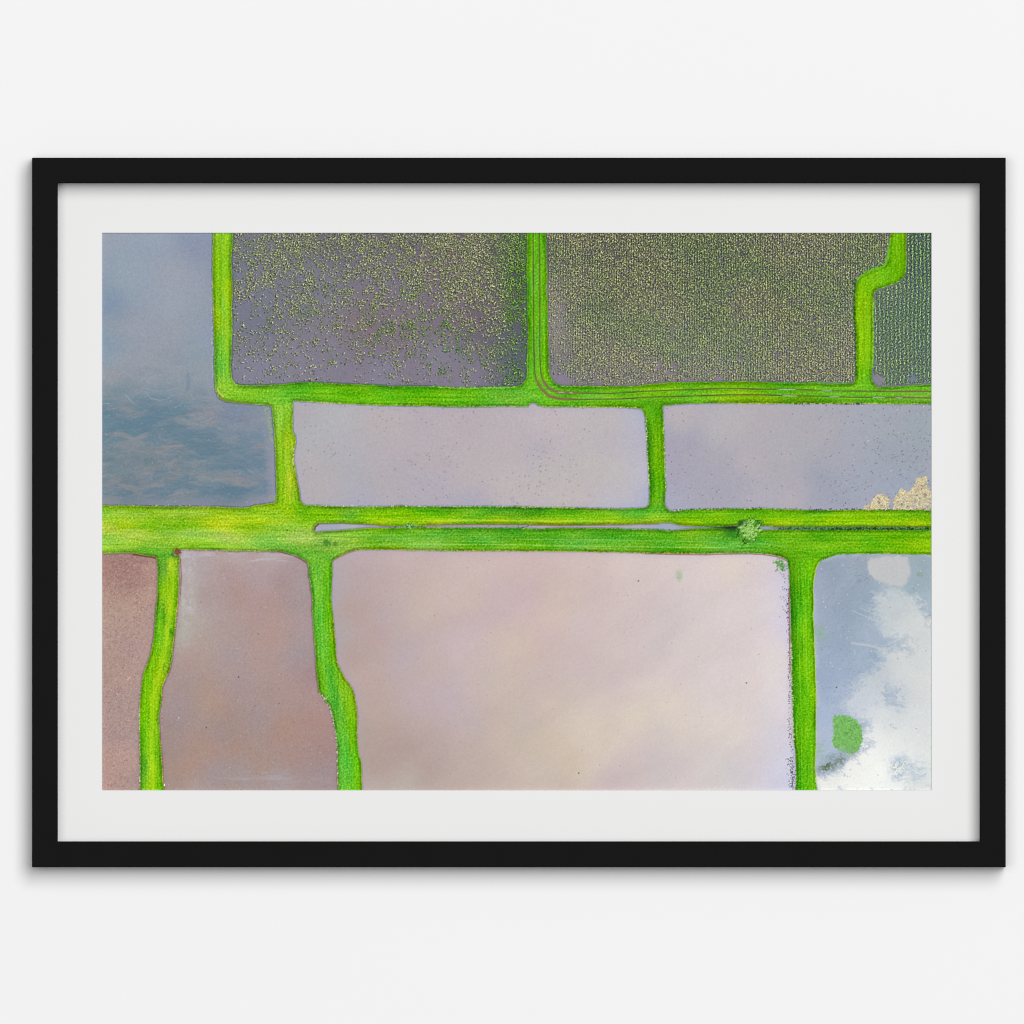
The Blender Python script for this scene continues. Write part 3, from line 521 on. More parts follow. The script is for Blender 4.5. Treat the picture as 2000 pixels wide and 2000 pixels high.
hz = ss(1150, 1210, Y) * np.clip(1 - pale_d / 40, 0, 1) * ss(.0, .4, vnoise(22, 9, 76, 5, .85) + .3 * fr3) * (1 - pm_)
g += (0.6 * hz)[..., None] * (np.array((200, 210, 214), np.float32) - g)
W['cloudy'] = g
c = at(F_, [(200,1080,(166,168,190)),(400,1080,(172,178,186)),(600,1080,(160,162,176)),(1300,1070,(172,160,182)),(1800,1070,(174,164,190))]) + at(G_, [(500,1080,(176,170,180)),(1100,1080,(172,170,190)),(1400,1080,(160,170,196)),(1700,1080,(156,160,184)),(1900,1088,(60,60,60))]) + at(H_, [(60,1088,(40,30,40)),(150,1080,(120,130,150)),(350,1090,(158,170,196)),(480,1090,(120,140,150)),(600,1093,(110,130,140)),(850,1094,(130,140,160)),(1000,1094,(60,80,70)),(1400,1094,(44,60,50)),(1800,1094,(36,54,44))])
W['ditch'] = wash_field('ditch', c, 0.4, 2, 2, 3)

# put the fields on the banks, each with a soft dark edge line: bank shade and wet mud put into the ink
bluish = (172, 176, 206)
for k in names:
    g = W[k]; d = D[k]
    if k in ('middle', 'mid_east', 'west', 'pink'):
        e1 = np.exp(-(np.maximum(-d, 0) / 7.0) ** 1.5) * (0.32 if k != 'west' else 0.22)
        g = g * (1 - e1[..., None]) + np.array((166, 164, 198) if k != 'west' else (132, 134, 172), np.float32) * e1[..., None]
    if k in ('brown', 'brown_corner'):
        e1 = np.exp(-(np.maximum(-d, 0) / 5.0) ** 1.5) * 0.45
        g = g * (1 - e1[..., None]) + np.array((150, 124, 136), np.float32) * e1[..., None]
    if k == 'cloudy':
        e1 = np.exp(-(np.maximum(-d, 0) / 5.0) ** 1.5) * 0.4 * ss(-0.2, 0.3, vnoise(20, 20, 81, 2))
        g = g * (1 - e1[..., None]) + np.array((200, 208, 222), np.float32) * e1[..., None]
    strength = {'west': .6, 'sparse': .6, 'dense': .5, 'rows': .55, 'middle': .46, 'mid_east': .42, 'brown_corner': .45, 'brown': .5, 'pink': .3, 'cloudy': .1, 'ditch': .45}[k]
    dk = np.exp(-((d + 0.6) / 1.5) ** 2) * strength * (0.75 + 0.35 * vnoise(18, 18, 82, 2))
    mud_shade = np.array({'brown': (92, 52, 44), 'brown_corner': (96, 62, 54), 'pink': (122, 74, 66), 'west': (62, 66, 84), 'sparse': (46, 54, 66)}.get(k, (84, 82, 92)), np.float32)
    g = g * (1 - np.clip(dk, 0, 1)[..., None]) + mud_shade * np.clip(dk, 0, 1)[..., None]
    over(np.clip(0.5 - d / 1.4, 0, 1), g)
IN = {k: np.clip(0.5 - D[k] / 1.4, 0, 1) for k in names}

# red mud corner and lines of bare earth
over(0.85 * blob(346.5, 1078.5, 7, 5.5, 0.35, 0.5, 91), (124, 66, 44))
over(0.6 * (1 - ss(0.5, 2.2, path_dist(E_([(765,1380),(770,1450),(775,1530),(770,1600),(762,1750)]), 8))) * IN['brown'], (136, 88, 84))
over(0.75 * (1 - ss(0.8, 2.4, path_dist(E_([(330,1332),(420,1348),(535,1366)]), 6))), (120, 60, 46))
over(0.55 * (1 - ss(0.6, 1.8, path_dist(E_([(1660,1306),(1750,1328),(1850,1364),(1925,1412)]), 6))), (120, 70, 56))
over(0.55 * (1 - ss(0.6, 1.8, path_dist(F_([(232,1400),(250,1380),(310,1350),(380,1316),(440,1298)]), 6))), (170, 110, 70))
over(0.5 * (1 - ss(0.5, 2.0, path_dist(G_([(1180,1326),(1450,1334),(1750,1336),(1932,1330)]) + H_([(200,1328),(350,1336),(480,1358),(545,1390)]), 6))), (150, 78, 70))
over(0.6 * (1 - ss(0.5, 2.4, path_dist(K_([(572,0),(570,120),(575,350),(578,560),(582,760)]), 6))), (134, 84, 84))
over(0.7 * (1 - ss(0.8, 2.4, path_dist(F_([(68,1105),(76,1078),(105,1052)]), 6))), (110, 66, 76))
over(0.5 * (1 - ss(0.5, 1.5, path_dist(F_([(110,1050),(300,1046),(600,1056),(750,1072)]), 6))), (120, 86, 60))
over(0.5 * (1 - ss(0.5, 1.8, path_dist(F_([(1100,1060),(1932,1056)]) + G_([(300,1064),(900,1058),(1300,1046)]), 6))), (134, 92, 30))
over(0.6 * (1 - ss(0.6, 2.0, path_dist(H_([(430,1072),(500,1078),(900,1080),(1400,1076),(1900,1078)]), 6))), (96, 92, 26))
over(0.55 * (1 - ss(0.6, 1.6, path_dist(H_([(845,1408),(820,1465),(803,1550),(795,1650),(800,1800)]) + K_([(800,150),(795,250),(803,400),(812,650),(820,900),(820,1400),(815,1650),(825,1790)]), 6))), (196, 216, 110))
# dry fringe of reeds on the short bank between the west field and the middle one
over(0.8 * ss(0.0, 0.5, vnoise(4, 4, 92, 2)) * (1 - ss(1.0, 3.0, path_dist(E_([(1800,320),(1808,420),(1800,470),(1815,550)]), 6))), (206, 210, 130))

# ---- specks: stamped dots
def stamp(px, py, sig, wgt=None):
    acc = np.zeros((NY, NX), np.float32)
    gx = (np.asarray(px) - GX[0]) / S; gy = (np.asarray(py) - GY[0]) / S
    ok = (gx > 1) & (gx < NX - 2) & (gy > 1) & (gy < NY - 2)
    gx, gy = gx[ok], gy[ok]
    w = np.ones(len(gx), np.float32) if wgt is None else np.asarray(wgt, np.float32)[ok]
    ix, iy = gx.astype(int), gy.astype(int); fx, fy = gx - ix, gy - iy
    for dx in (0, 1):
        for dy in (0, 1):
            np.add.at(acc, (iy + dy, ix + dx), w * (fx if dx else 1 - fx) * (fy if dy else 1 - fy))
    if sig > 0:
        acc = blur(acc, sig) * (2 * math.pi * (sig / S) ** 2 + 1.0)
    return acc

def look(a, px, py):
    ix = np.clip(((px - GX[0]) / S).astype(int), 0, NX - 1); iy = np.clip(((py - GY[0]) / S).astype(int), 0, NY - 1)
    return a[iy, ix]

def plants(k, sp_x, sp_y, jit, dens, bright, dark, sb, sd, wb, wd, off=(-1.9, 1.2), margin=3.0, stagger=False):
    d = D[k]
    ys, xs = np.where(d < -margin)
    x0, x1, y0, y1 = GX[xs.min()], GX[xs.max()], GY[ys.min()], GY[ys.max()]
    px, py = np.meshgrid(np.arange(x0, x1, sp_x), np.arange(y0, y1, sp_y))
    px = px + (0.5 * sp_x * (np.arange(px.shape[0]) % 2))[:, None] * (1 if stagger else 0)
    px = (px + rng.normal(0, jit[0], px.shape)).ravel(); py = (py + rng.normal(0, jit[1], py.shape)).ravel()
    keep = (look(d, px, py) < -margin) & (rng.uniform(0, 1, px.shape) < look(dens, px, py))
    px, py = px[keep], py[keep]
    n = len(px)
    w = rng.uniform(0.35, 1.25, n)
    over(np.clip(wd * stamp(px + off[0] + rng.normal(0, .4, n), py + off[1] + rng.normal(0, .4, n), sd, w), 0, 0.85), dark)
    # every plant is two or three leaves of its own tone
    for tone, share, wt in ((0.62, 1.0, 0.6), (1.0, 0.8, 1.0), (1.18, 0.45, 0.9)):
        k2 = rng.uniform(0, 1, n) < share
        lx = px[k2] + rng.normal(0, 0.95, k2.sum()); ly = py[k2] + rng.normal(0, 0.95, k2.sum())
        over(np.clip(wt * wb * stamp(lx, ly, sb, w[k2]), 0, 0.92), np.clip(bright * tone, 0, 250))
    return px, py

def speckle(seed, s0=0.75, s1=1.9, tall=0.0):
    n = np.random.default_rng(seed).normal(0, 1, (NY, NX)).astype(np.float32)
    a = blur(n, s0) - blur(n, s1)
    if tall:
        a = a + tall * (np.roll(a, 1, 0) + np.roll(a, -1, 0))
    return a / a.std()

def crop(k, dens, mean, tint, amp, sp, ground_dark=0.0):
    """seedlings seen from high above: leaf-sized light and dark flecks of the tone mean + tint * fleck"""
    d = np.clip(dens, 0, 1) * np.clip((-D[k] - 1.5) / 2, 0, 1) * IN[k]
    global img
    m = d[..., None]
    img = img * (1 - 0.88 * m) + mean * 0.88 * m
    f = np.where(sp > 0, sp * 1.15, sp * 0.85) * amp * d
    img = img + f[..., None] * tint

mottle = vnoise(9, 9, 301, 3, .8); mottle2 = vnoise(13, 13, 302, 3, .8)
def tones(c0, c1, mix):
    m = mix[..., None]
    return np.array(c0, np.float32) * (1 - m) + np.array(c1, np.float32) * m

# scattered clumps, denser and greener towards the north and east
cl1 = vnoise(30, 30, 101, 4, 0.8); cl2 = vnoise(90, 90, 102, 2); cl0 = vnoise(8, 8, 106, 3, .8)
trend = (0.75 * ss(790, 470, Y) + 0.34 * ss(860, 1030, X) + 0.14 * ss(700, 800, X) - 0.20 * ss(690, 756, Y) - 0.10 * ss(520, 460, X))
cl0 = rnoise(11, 11, .4, 106, 3, .8, 5); cl1 = rnoise(34, 34, .3, 101, 3, .6, 10)
dens = ss(-0.30, 0.62, 0.62 * cl0 + 0.26 * cl1 + 0.12 * cl2 + trend * 0.55 - 0.09 + 0.16 * vnoise(4.5, 4.5, 108, 1)) * (0.80 + 0.2 * ss(760, 520, Y))
green = np.clip(ss(950, 1022, X + 26 * cl2) * 0.9 + 0.7 * blob(835, 640, 44, 24, 0.6, 0.5, 103) + .7 * blob(875, 700, 60, 30, 0.6, .5, 104)
                + 0.45 * ss(-0.1, 0.6, vnoise(50, 50, 105, 3)) * ss(520, 640, Y), 0, 1)
mean = tones((104, 108, 92), (66, 98, 44), green) + (mottle * 12)[..., None] * np.array((1, 1, -.9), np.float32)
tint = tones((.98, 1.02, .62), (.8, 1.1, .4), green)
crop('sparse', dens * (0.45 + 0.45 * ss(.5, .95, dens)), mean, tint, 34, speckle(311, .6, 1.6))
pc = tones((186, 194, 124), (118, 180, 56), green) + (blur(rng.normal(0, 1, (NY, NX)).astype(np.float32), 2.0) * 130)[..., None] * np.array((1, .6, 1.1), np.float32)
pdk = tones((48, 52, 52), (24, 48, 34), green)
plants('sparse', 3.9, 3.9, (1.9, 1.9), np.clip(dens * .95 + .04, 0, 1), pc, pdk, 0.45, 0.8, .8, 0.75, off=(-1.6, 1.4), stagger=True, margin=2.5)
# drilled rows in the large field
cl3 = vnoise(34, 34, 111, 3, 0.7)
thin = blob(1090, 640, 22, 110, 0.6, 0.5, 112) * 0.5 + ss(690, 752, Y + 10 * cl3) * 0.30 * ss(1480, 1350, X)
holes = ss(0.62, 0.85, vnoise(12, 12, 115, 2) + .2 * cl3)
dens = np.clip(1.0 - thin - 0.8 * holes, 0, 1) * (1 - 0.97 * blob(1092, 747, 24, 17, 0.25, 0.2, 113))
dens *= 1 - 0.35 * ss(0.1, 0.6, cl0) * ss(600, 720, Y)
green = np.clip(0.7 * ss(-0.3, 0.8, rnoise(120, 70, .5, 114, 4, .6, 30) + 0.2 * ss(1300, 1500, X)), 0, 1)
base_l = img[..., 0] * .3 + img[..., 1] * .59 + img[..., 2] * .11
mean = tones((104, 104, 92), (88, 100, 82), green) + (mottle * 11)[..., None] * np.array((.8, 1, -.9), np.float32) + ((blur(base_l, 14) - 108) * 0.45)[..., None]
rowc = np.cos(2 * np.pi * (X + 1.2 * vnoise(60, 60, 116, 2)) / 4.75)
crop('dense', dens * .9, mean, tones((.98, 1.04, .66), (.86, 1.08, .6), green), 31, speckle(312, .6, 1.6, .1) + 0.5 * rowc)
plants('dense', 4.75, 4.2, (0.7, 1.2), dens * .92, tones((196, 202, 128), (150, 190, 104), green), np.array((40, 42, 40), np.float32), 0.5, 0.85, 0.85, 0.7, off=(-1.9, 1.2), margin=3.0)
# strong north-south rows in the corner field
holes = ss(0.5, 0.75, vnoise(16, 16, 121, 3, 0.7))
rowc = np.cos(2 * np.pi * (X - 1774 + 1.6 * vnoise(50, 50, 122, 2)) / 7.9)
dens = np.clip(0.97 - 0.85 * holes, 0, 1) * (1 - 0.97 * blob(1712, 742, 15, 10, 0.3, 0.2, 122))
mean = tones((80, 100, 72), (74, 100, 62), ss(-.5, .5, mottle2)) + (mottle * 9)[..., None] * np.array((.8, 1, -.8), np.float32) + (rowc * 20)[..., None] * np.array((1, 1.25, .35), np.float32)
crop('rows', dens * (0.72 + 0.28 * rowc), mean, np.array((.8, 1.05, .6), np.float32), 38, speckle(313, .7, 1.8, .2) + .25 * rowc)

def specks(k, n, sig, col, wgt, dens=None, margin=2):
    ys, xs = np.where(D[k] < -margin)
    i = rng.integers(0, len(ys), n)
    px = GX[xs[i]] + rng.uniform(-.5, .5, n); py = GY[ys[i]] + rng.uniform(-.5, .5, n)
    if dens is not None:
        kp = rng.uniform(0, 1, n) < look(dens, px, py); px, py = px[kp], py[kp]
    over(np.clip(wgt * stamp(px, py, sig, rng.uniform(.3, 1, len(px))), 0, .9), col)

nz = ss(-0.3, 0.6, vnoise(80, 60, 131, 3))
specks('middle', 520, 0.8, (112, 108, 124), .62, nz)
specks('middle', 160, 1.6, (150, 142, 160), .45, nz)
specks('mid_east', 700, 0.75, (96, 100, 120), .7, nz * 0.5 + ss(1480, 1800, X))
specks('mid_east', 90, 0.7, (226, 232, 238), .8, ss(1600, 1800, X))
specks('pink', 420, 0.8, (150, 136, 134), .35, ss(1150, 650, X) + 0.15)
specks('pink', 22, .8, (120, 110, 110), .4)
specks('brown', 120, 0.9, (206, 196, 204), .4)
specks('brown', 30, 0.9, (110, 84, 84), .5)
specks('brown_corner', 1700, 0.8, (206, 172, 156), .4)
specks('brown_corner', 1500, 0.8, (128, 92, 88), .4, ss(1230, 1120, Y) + 0.35)
specks('west', 420, 0.7, (178, 192, 200), .45, ss(760, 850, Y) * nz + 0.12)
specks('cloudy', 200, 0.75, (110, 128, 150), .55, ss(1750, 1600, X) + 0.1)
specks('cloudy', 120, 0.7, (222, 232, 240), .6, ss(1420, 1250, Y))
def near_path(pts, n, spread, sig, col, wgt, k=None):
    p = np.array(pts); seg = np.hypot(*np.diff(p, axis=0).T); t = rng.uniform(0, seg.sum(), n); cs = np.r_[0, np.cumsum(seg)]
    i = np.clip(np.searchsorted(cs, t) - 1, 0, len(seg) - 1); f = (t - cs[i]) / seg[i]
    q = p[i] + (p[i + 1] - p[i]) * f[:, None] + rng.normal(0, 1, (n, 2)) * np.array(spread)
    m = np.clip(wgt * stamp(q[:, 0], q[:, 1], sig, rng.uniform(.5, 1, n)), 0, .92)
    over(m * (IN[k] if k else 1), col)
# pale weeds caught along the water's edge
near_path(A_([(1052,480),(1058,900),(1062,1300),(1070,1500)]), 70, (1.0, 3), .7, (176, 196, 170), .7)
near_path(A_([(1530,1680),(1575,1760)]) + E_([(1590,150),(1620,310)]), 70, (2.4, 4), .8, (150, 176, 120), .8)
near_path(E_([(1610,770),(1630,830)]), 24, (3.5, 3), .9, (140, 170, 120), .6)
near_path(G_([(1190,60),(1196,300),(1206,560),(1215,700)]), 90, (1.0, 3), .7, (206, 216, 150), .55)
near_path(G_([(1345,60),(1350,300),(1362,560),(1370,760)]), 80, (.9, 3), .7, (186, 222, 90), .55)
near_path(G_([(0,896),(300,896),(560,900)]), 60, (3, 1.0), .7, (186, 190, 120), .8)
near_path(F_([(0,884),(600,888),(1300,888),(1932,892)]), 90, (3, .8), .7, (206, 206, 190), .7)
near_path(G_([(1440,925),(1932,908)]) + H_([(400,912),(900,920),(1877,920)]), 120, (3, 1.0), .75, (52, 66, 50), .8)
near_path(G_([(1440,925),(1932,906)]) + H_([(400,910),(900,918),(1877,918)]), 90, (3, 1.0), .7, (196, 196, 160), .7)
near_path(K_([(565,0),(560,250),(575,500),(570,750),(575,1000),(570,1200),(585,1400),(600,1560),(605,1840)]), 260, (1.8, 4), .45, (96, 84, 84), .9, 'pink')
near_path(K_([(588,500),(596,900),(600,1200),(612,1400)]), 160, (1.3, 4), .7, (196, 196, 176), .8)
near_path(K_([(575,1560),(600,1650),(600,1840)]), 120, (4.0, 4), .5, (76, 92, 90), .95, 'pink')
near_path(H_([(470,1400),(520,1450)]), 70, (5.5, 6), 1.0, (96, 160, 70), .8, 'pink')
near_path(H_([(450,1400),(540,1500),(520,1660),(555,1900)]), 70, (4.5, 6), .7, (92, 96, 104), .6, 'pink')
near_path(D_([(1175,500),(1172,800),(1180,1000),(1187,1400)]), 120, (.9, 4), 1.0, (36, 92, 10), .8)
near_path(D_([(1343,700),(1345,1000),(1340,1300)]) , 100, (.9, 4), .8, (128, 206, 40), .8)
near_path(D_([(1500,110),(1485,300),(1440,380),(1280,430),(1200,500)]), 110, (1.2, 2), .9, (104, 196, 30), .85)
near_path(D_([(500,1455),(800,1450),(1100,1455)]), 40, (2, 1.2), .9, (86, 186, 60), .8)
near_path(B_([(1150,1488),(1500,1498),(1932,1490)]), 90, (2, 1.0), .8, (130, 206, 60), .8)
near_path(D_([(0,1640),(700,1642),(1300,1640),(1877,1645)]), 170, (3, .9), .75, (196, 206, 70), .55)
near_path(D_([(600,1642),(1300,1644)]), 40, (3, 1.2), .8, (60, 52, 50), .85)
near_path(B_([(0,1625),(500,1650),(1932,1668)]), 110, (3, .8), .75, (206, 206, 90), .55)
near_path(C_([(200,1668),(1100,1676)]), 80, (3, .8), .75, (196, 206, 80), .55)
near_path(F_([(450,1292),(1932,1300)]) + G_([(600,1310),(1932,1326)]), 260, (3, .7), .75, (200, 170, 96), .55)
near_path(E_([(790,1294),(1600,1302)]) + E_([(47,880),(1000,888)]), 120, (3, .9), .75, (196, 196, 90), .6)
near_path(I_([(392,900),(386,1200),(392,1500),(388,1840)]), 80, (.6, 3), .65, (196, 206, 170), .6)
near_path(I_([(745,100),(700,500),(600,900),(590,1500),(605,1800)]), 120, (.6, 3), .65, (206, 176, 96), .65)
near_path(J_([(110,940),(205,1080),(262,1320),(275,1550),(280,1800)]), 80, (.7, 3), .7, (206, 196, 190), .75)
near_path(J_([(240,270),(280,690),(440,980),(462,1280),(500,1600),(504,1830)]), 140, (.6, 3), .65, (196, 166, 96), .6)
over(.9 * blob(321, 1533, 1.2, 2.6, .3, .1, 141), (240, 238, 230))
# tyre arcs and marks in the west field
for pts, a in ((A_([(440,1530),(490,1590),(570,1612),(640,1600),(695,1565)]), .45), (A_([(262,1560),(310,1620),(360,1660),(412,1678)]), .4), (A_([(715,1680),(760,1650),(800,1620)]), .4),
               (A_([(410,1500),(600,1530),(740,1495)]), .3), (A_([(130,1470),(150,1510)]), .3), (A_([(52,1640),(110,1640)]), .4), (E_([(960,120),(1040,90),(1080,60)]), .3)):
    over(a * 0.75 * (1 - ss(.3, 1.7, path_dist(pts, 6) + .5 * vnoise(5, 5, 143, 2))) * (0.6 + 0.5 * vnoise(14, 14, 144, 2)), (178, 190, 196))
over(.4 * blob(367, 748, 3.5, 19, .8, .6, 142) , (104, 134, 162))
over(.3 * (1 - ss(.5, 2, path_dist(K_([(1150,200),(1290,260),(1390,300)]), 6))), (206, 214, 222))
over(.5 * (1 - ss(.8, 3.5, path_dist(K_([(1150,500),(1300,520),(1450,560)]), 6))), (204, 204, 206))
over(.35 * (1 - ss(.8, 3, path_dist(K_([(1230,180),(1390,240),(1480,250)]), 6))), (190, 204, 210))
over(.6 * (1 - ss(.5, 1.8, path_dist(I_([(280,835),(300,812)]), 5))), (226, 200, 186))
for f, u, v, c in ((I_,1300,812,(70,60,60)),(I_,750,1190,(216,196,180)),(I_,1003,1275,(90,80,80)),(L_,567,1697,(84,80,78)),(G_,1117,1577,(84,74,72)),(K_,178,866,(80,84,80)),(K_,1008,908,(70,90,110)),(E_,1748,1112,(40,60,20)),(I_,1105,745,(150,140,158))):
    x, y = f([(u, v)])[0]
    over(.85 * np.exp(-((X - x) ** 2 + (Y - y) ** 2) / 2.2), c)

# brushed wash in the brown field and its pale north-west rim
over(.58 * ss(-.3, .5, rnoise(14, 14, .4, 151, 5, .8, 6)) * blob(366, 1150, 15, 92, .6, .4, 152) * IN['brown'], (196, 196, 196))
over(.55 * ss(-.1, .6, rnoise(60, 6, .03, 153, 5, .7, 8)) * blob(465, 1090, 120, 11, .6, .4, 154) * IN['brown'], (206, 206, 214))
over(.30 * ss(.0, .6, vnoise(60, 12, 155, 4, .7)) * blob(500, 1525, 130, 14, .6, .4, 156) * IN['brown'], (184, 178, 186))
over(.25 * ss(.0, .6, vnoise(60, 8, 157, 4, .7)) * blob(800, 1530, 90, 10, .6, .4, 158) * IN['pink'], (176, 180, 172))

# straw in the corner of the mid-eastern field
straw = sdf(H_([(1255,918),(1310,860),(1350,820),(1385,770),(1440,790),(1510,828),(1480,870),(1505,918)]), 20)
straw = np.minimum(straw, sdf(H_([(1525,925),(1530,850),(1545,815),(1610,735),(1672,765),(1690,735),(1760,640),(1842,606),(1828,690),(1850,745),(1900,760),(1900,925)]), 20))
gap = ss(-.05, .35, rnoise(11, 9, .5, 161, 4, .8, 6)) * blob(1794, 982, 24, 16, .6, .4, 162)
sm = np.clip(0.5 - (straw - 1.5 + 3.6 * vnoise(7, 7, 163, 3)) / 1.6, 0, 1) * (1 - 0.85 * gap) * IN['mid_east']
tx = vnoise(2.8, 2.8, 164, 2)
over(sm * (0.86 + 0.1 * tx), np.array((212, 196, 152), np.float32) + (30 * tx + 12 * grain)[..., None])
over(sm * ss(.25, .7, vnoise(3.2, 3.2, 166, 2)) * .7, (118, 116, 118))

# weed mats and pale bank in the bottom right field
pale = np.clip(.5 - (sdf(H_([(1300,1400),(1330,1372),(1440,1352),(1600,1345),(1660,1360),(1678,1440),(1685,1520),(1650,1600),(1610,1625),(1500,1618),(1400,1580),(1310,1520),(1295,1460)]), 24) + 3 * vnoise(9, 9, 171, 3)) / 5, 0, 1)
over(pale * .95, np.array((196, 196, 198), np.float32) + (2.5 * grain_s)[..., None])
mm = blob(1749, 1165, 16, 22, .6, .6, 172) * ss(-.1, .3, vnoise(8, 8, 173, 3, .8))
over(mm * .6, (196, 204, 206))
weed = np.clip(.5 - (2.5 * vnoise(16, 16, 192, 3, .8) + 2.5 * vnoise(3, 3, 193, 1) + sdf(K_([(985,1160),(1020,1165),(1090,1165),(1170,1190),(1240,1260),(1252,1400),(1222,1480),(1150,1515),(1080,1518),(1000,1470),(970,1400),(985,1300),(975,1220)]), 24) + 1.6 * vnoise(7, 7, 174, 3)) / 3.4, 0, 1)
tx = vnoise(3.4, 3.4, 175, 2)
over(weed * .94, np.array((120, 184, 92), np.float32) + (16 * tx + 5 * grain)[..., None] - (26 * ss(.25, .8, vnoise(3, 3, 176, 2)))[..., None])
tx2 = ss(-.35, .35, vnoise(5, 5, 177, 3, .8))
over(.6 * blob(1626, 1484, 32, 17, .7, .4, 194, -.5), (168, 184, 204))
over(.85 * blob(1630, 1488, 34, 12, .7, .5, 178, -.45) * (.35 + .65 * tx2), (118, 134, 126))
over(.75 * blob(1613, 1500, 11, 7, .5, .4, 179, -.8) * tx2, (92, 110, 80))
over(.45 * blob(1605, 1234, 12, 14, .5, .5, 180, .3) * tx2 * IN['cloudy'], (126, 190, 100))
over(.45 * blob(1604, 1464, 9, 14, .5, .5, 181, .3) * tx2 * IN['cloudy'], (126, 184, 110))
over(.55 * blob(1770, 1504, 36, 24, .5, .6, 182, .2) * ss(-.6, .5, rnoise(24, 9, .1, 183, 5, .75, 8)), (166, 186, 208))
over(.5 * blob(1755, 1502, 15, 19, .8, .6, 184, .6) * ss(-.2, .6, rnoise(4, 4, .4, 185, 3, .9, 3)), (122, 142, 152))
over(.5 * blob(1744, 1418, 9, 4, .5, .5, 186, .4) * tx2, (150, 170, 184))
over(.4 * blob(1690, 1410, 14, 9, .5, .6, 187) * tx2, (170, 190, 210))
over(.5 * blob(1326 , 1124.5, 5.5, 10, .55, .4, 188) * (.6 + .4 * tx2), (130, 178, 124))
over(.5 * blob(1800, 1122, 9, 4, .5, .6, 189) * tx2, (110, 160, 110))
over(.35 * ss(.1, .5, vnoise(5, 3, 190, 3, .8)) * blob(1680, 1130, 20, 9, .6, .4, 191), (104, 124, 150))
# dark scrub filling the eastern ditch, and the shade beside the tree
near_path(H_([(480,1092),(800,1096),(1000,1096)]), 130, (4, 1.6), .9, (54, 84, 62), .8)
near_path(H_([(930,1096),(1400,1095),(1877,1096)]), 420, (4, 1.5), .8, (34, 66, 38), .7)
near_path(H_([(500,1085),(1000,1088),(1400,1085),(1877,1090)]), 260, (4, 1.8), .7, (86, 156, 84), .85)
near_path(H_([(450,1118),(900,1122),(1400,1118),(1877,1118)]), 160, (4, 1.5), .9, (54, 130, 14), .6)
near_path(F_([(1050,1100),(1932,1105)]), 110, (4, 3), 1.0, (30, 136, 30), .55)
near_path(G_([(0,1105),(900,1108),(1500,1120)]), 130, (4, 2.4), .9, (44, 132, 20), .55)
near_path(F_([(750,1080),(900,1078)]) + F_([(1000,1078),(1050,1078)]), 40, (3, .9), .8, (88, 96, 60), .75)
over(.45 * blob(1425, 1031, 13, 3.6, .5, .5, 201), (38, 34, 38))
over(.42 * blob(1428, 1042, 13, 9, .6, .4, 202), (22, 104, 28))
over(.7 * blob(1449, 1022, 9, 7, .6, .5, 203), (30, 66, 34))
tree_c = (1463.0, 1037.0)
leaf = vnoise(5.0, 5.0, 204, 3, .8)
tr = .34 * rnoise(7, 7, .3, 212, 4, .85, 4) + np.hypot((X - tree_c[0]) / 23.5, (Y - tree_c[1] - 1) / 22.5) + .34 * vnoise(11, 11, 205, 3, .8) + .06
tr = np.minimum(tr, np.hypot((X - 1478) / 13, (Y - 1021) / 6.5) + .25 * leaf + .1)
tm = 1 - ss(.92, 1.08, tr + .14 * leaf)
fine = vnoise(3.4, 3.4, 209, 2)
tcol = np.array((84, 148, 46), np.float32) + np.array((1, .95, .8), np.float32) * (22 * leaf + 26 * fine)[..., None]
over(tm * .95, tcol)
over(tm * ss(.10, .5, -leaf + .3 * vnoise(9, 9, 206, 2)) * .85, (34, 84, 30))
over(tm * blob(1452, 1026, 9, 9, .6, .6, 207) * ss(-.1, .4, leaf) * .7, (110, 124, 128))
for kk in range(11):                                   # limbs fanning out from the fork, tufts of leaves along them
    a0 = kk * 0.571 + rng.uniform(-.2, .2); rr = rng.uniform(15, 23)
    t = rng.uniform(.15, 1, 17); sx = 1463 + np.cos(a0) * rr * t + rng.normal(0, 1.6, 17); sy = 1036 + np.sin(a0) * rr * t + rng.normal(0, 1.6, 17)
    over(np.clip(.75 * stamp(sx, sy, .95), 0, .85), (140, 194, 92))
    over(np.clip(.8 * stamp(sx[:9] + .8, sy[:9] - .8, .55), 0, .85), (188, 224, 140))
# little bush in the ditch
bm_ = blob(800, 1027, 7.5, 5, .4, .5, 208)
over(bm_ * .8, (46, 120, 30))
near_path(F_([(905,1050),(950,1080),(935,1100),(940,1055),(980,1060)]), 34, (1.6, 1.4), .55, (150, 196, 130), .9)
near_path(F_([(980,1068),(1045,1066)]), 18, (2, 1.0), .5, (120, 176, 100), .8)
near_path(G_([(0,1055),(20,1092)]) + G_([(130,1065),(135,1088)]), 22, (1.2, 1), .7, (90, 104, 90), .8)

img = np.clip(img, 3, 252)
# crispness of the print
bl_ = np.stack([blur(img[..., i], 1.1) for i in range(3)], -1)
img = np.clip(img + 0.8 * (img - bl_), 3, 250)
col = (lin(img) / LIGHT).astype(np.float32)

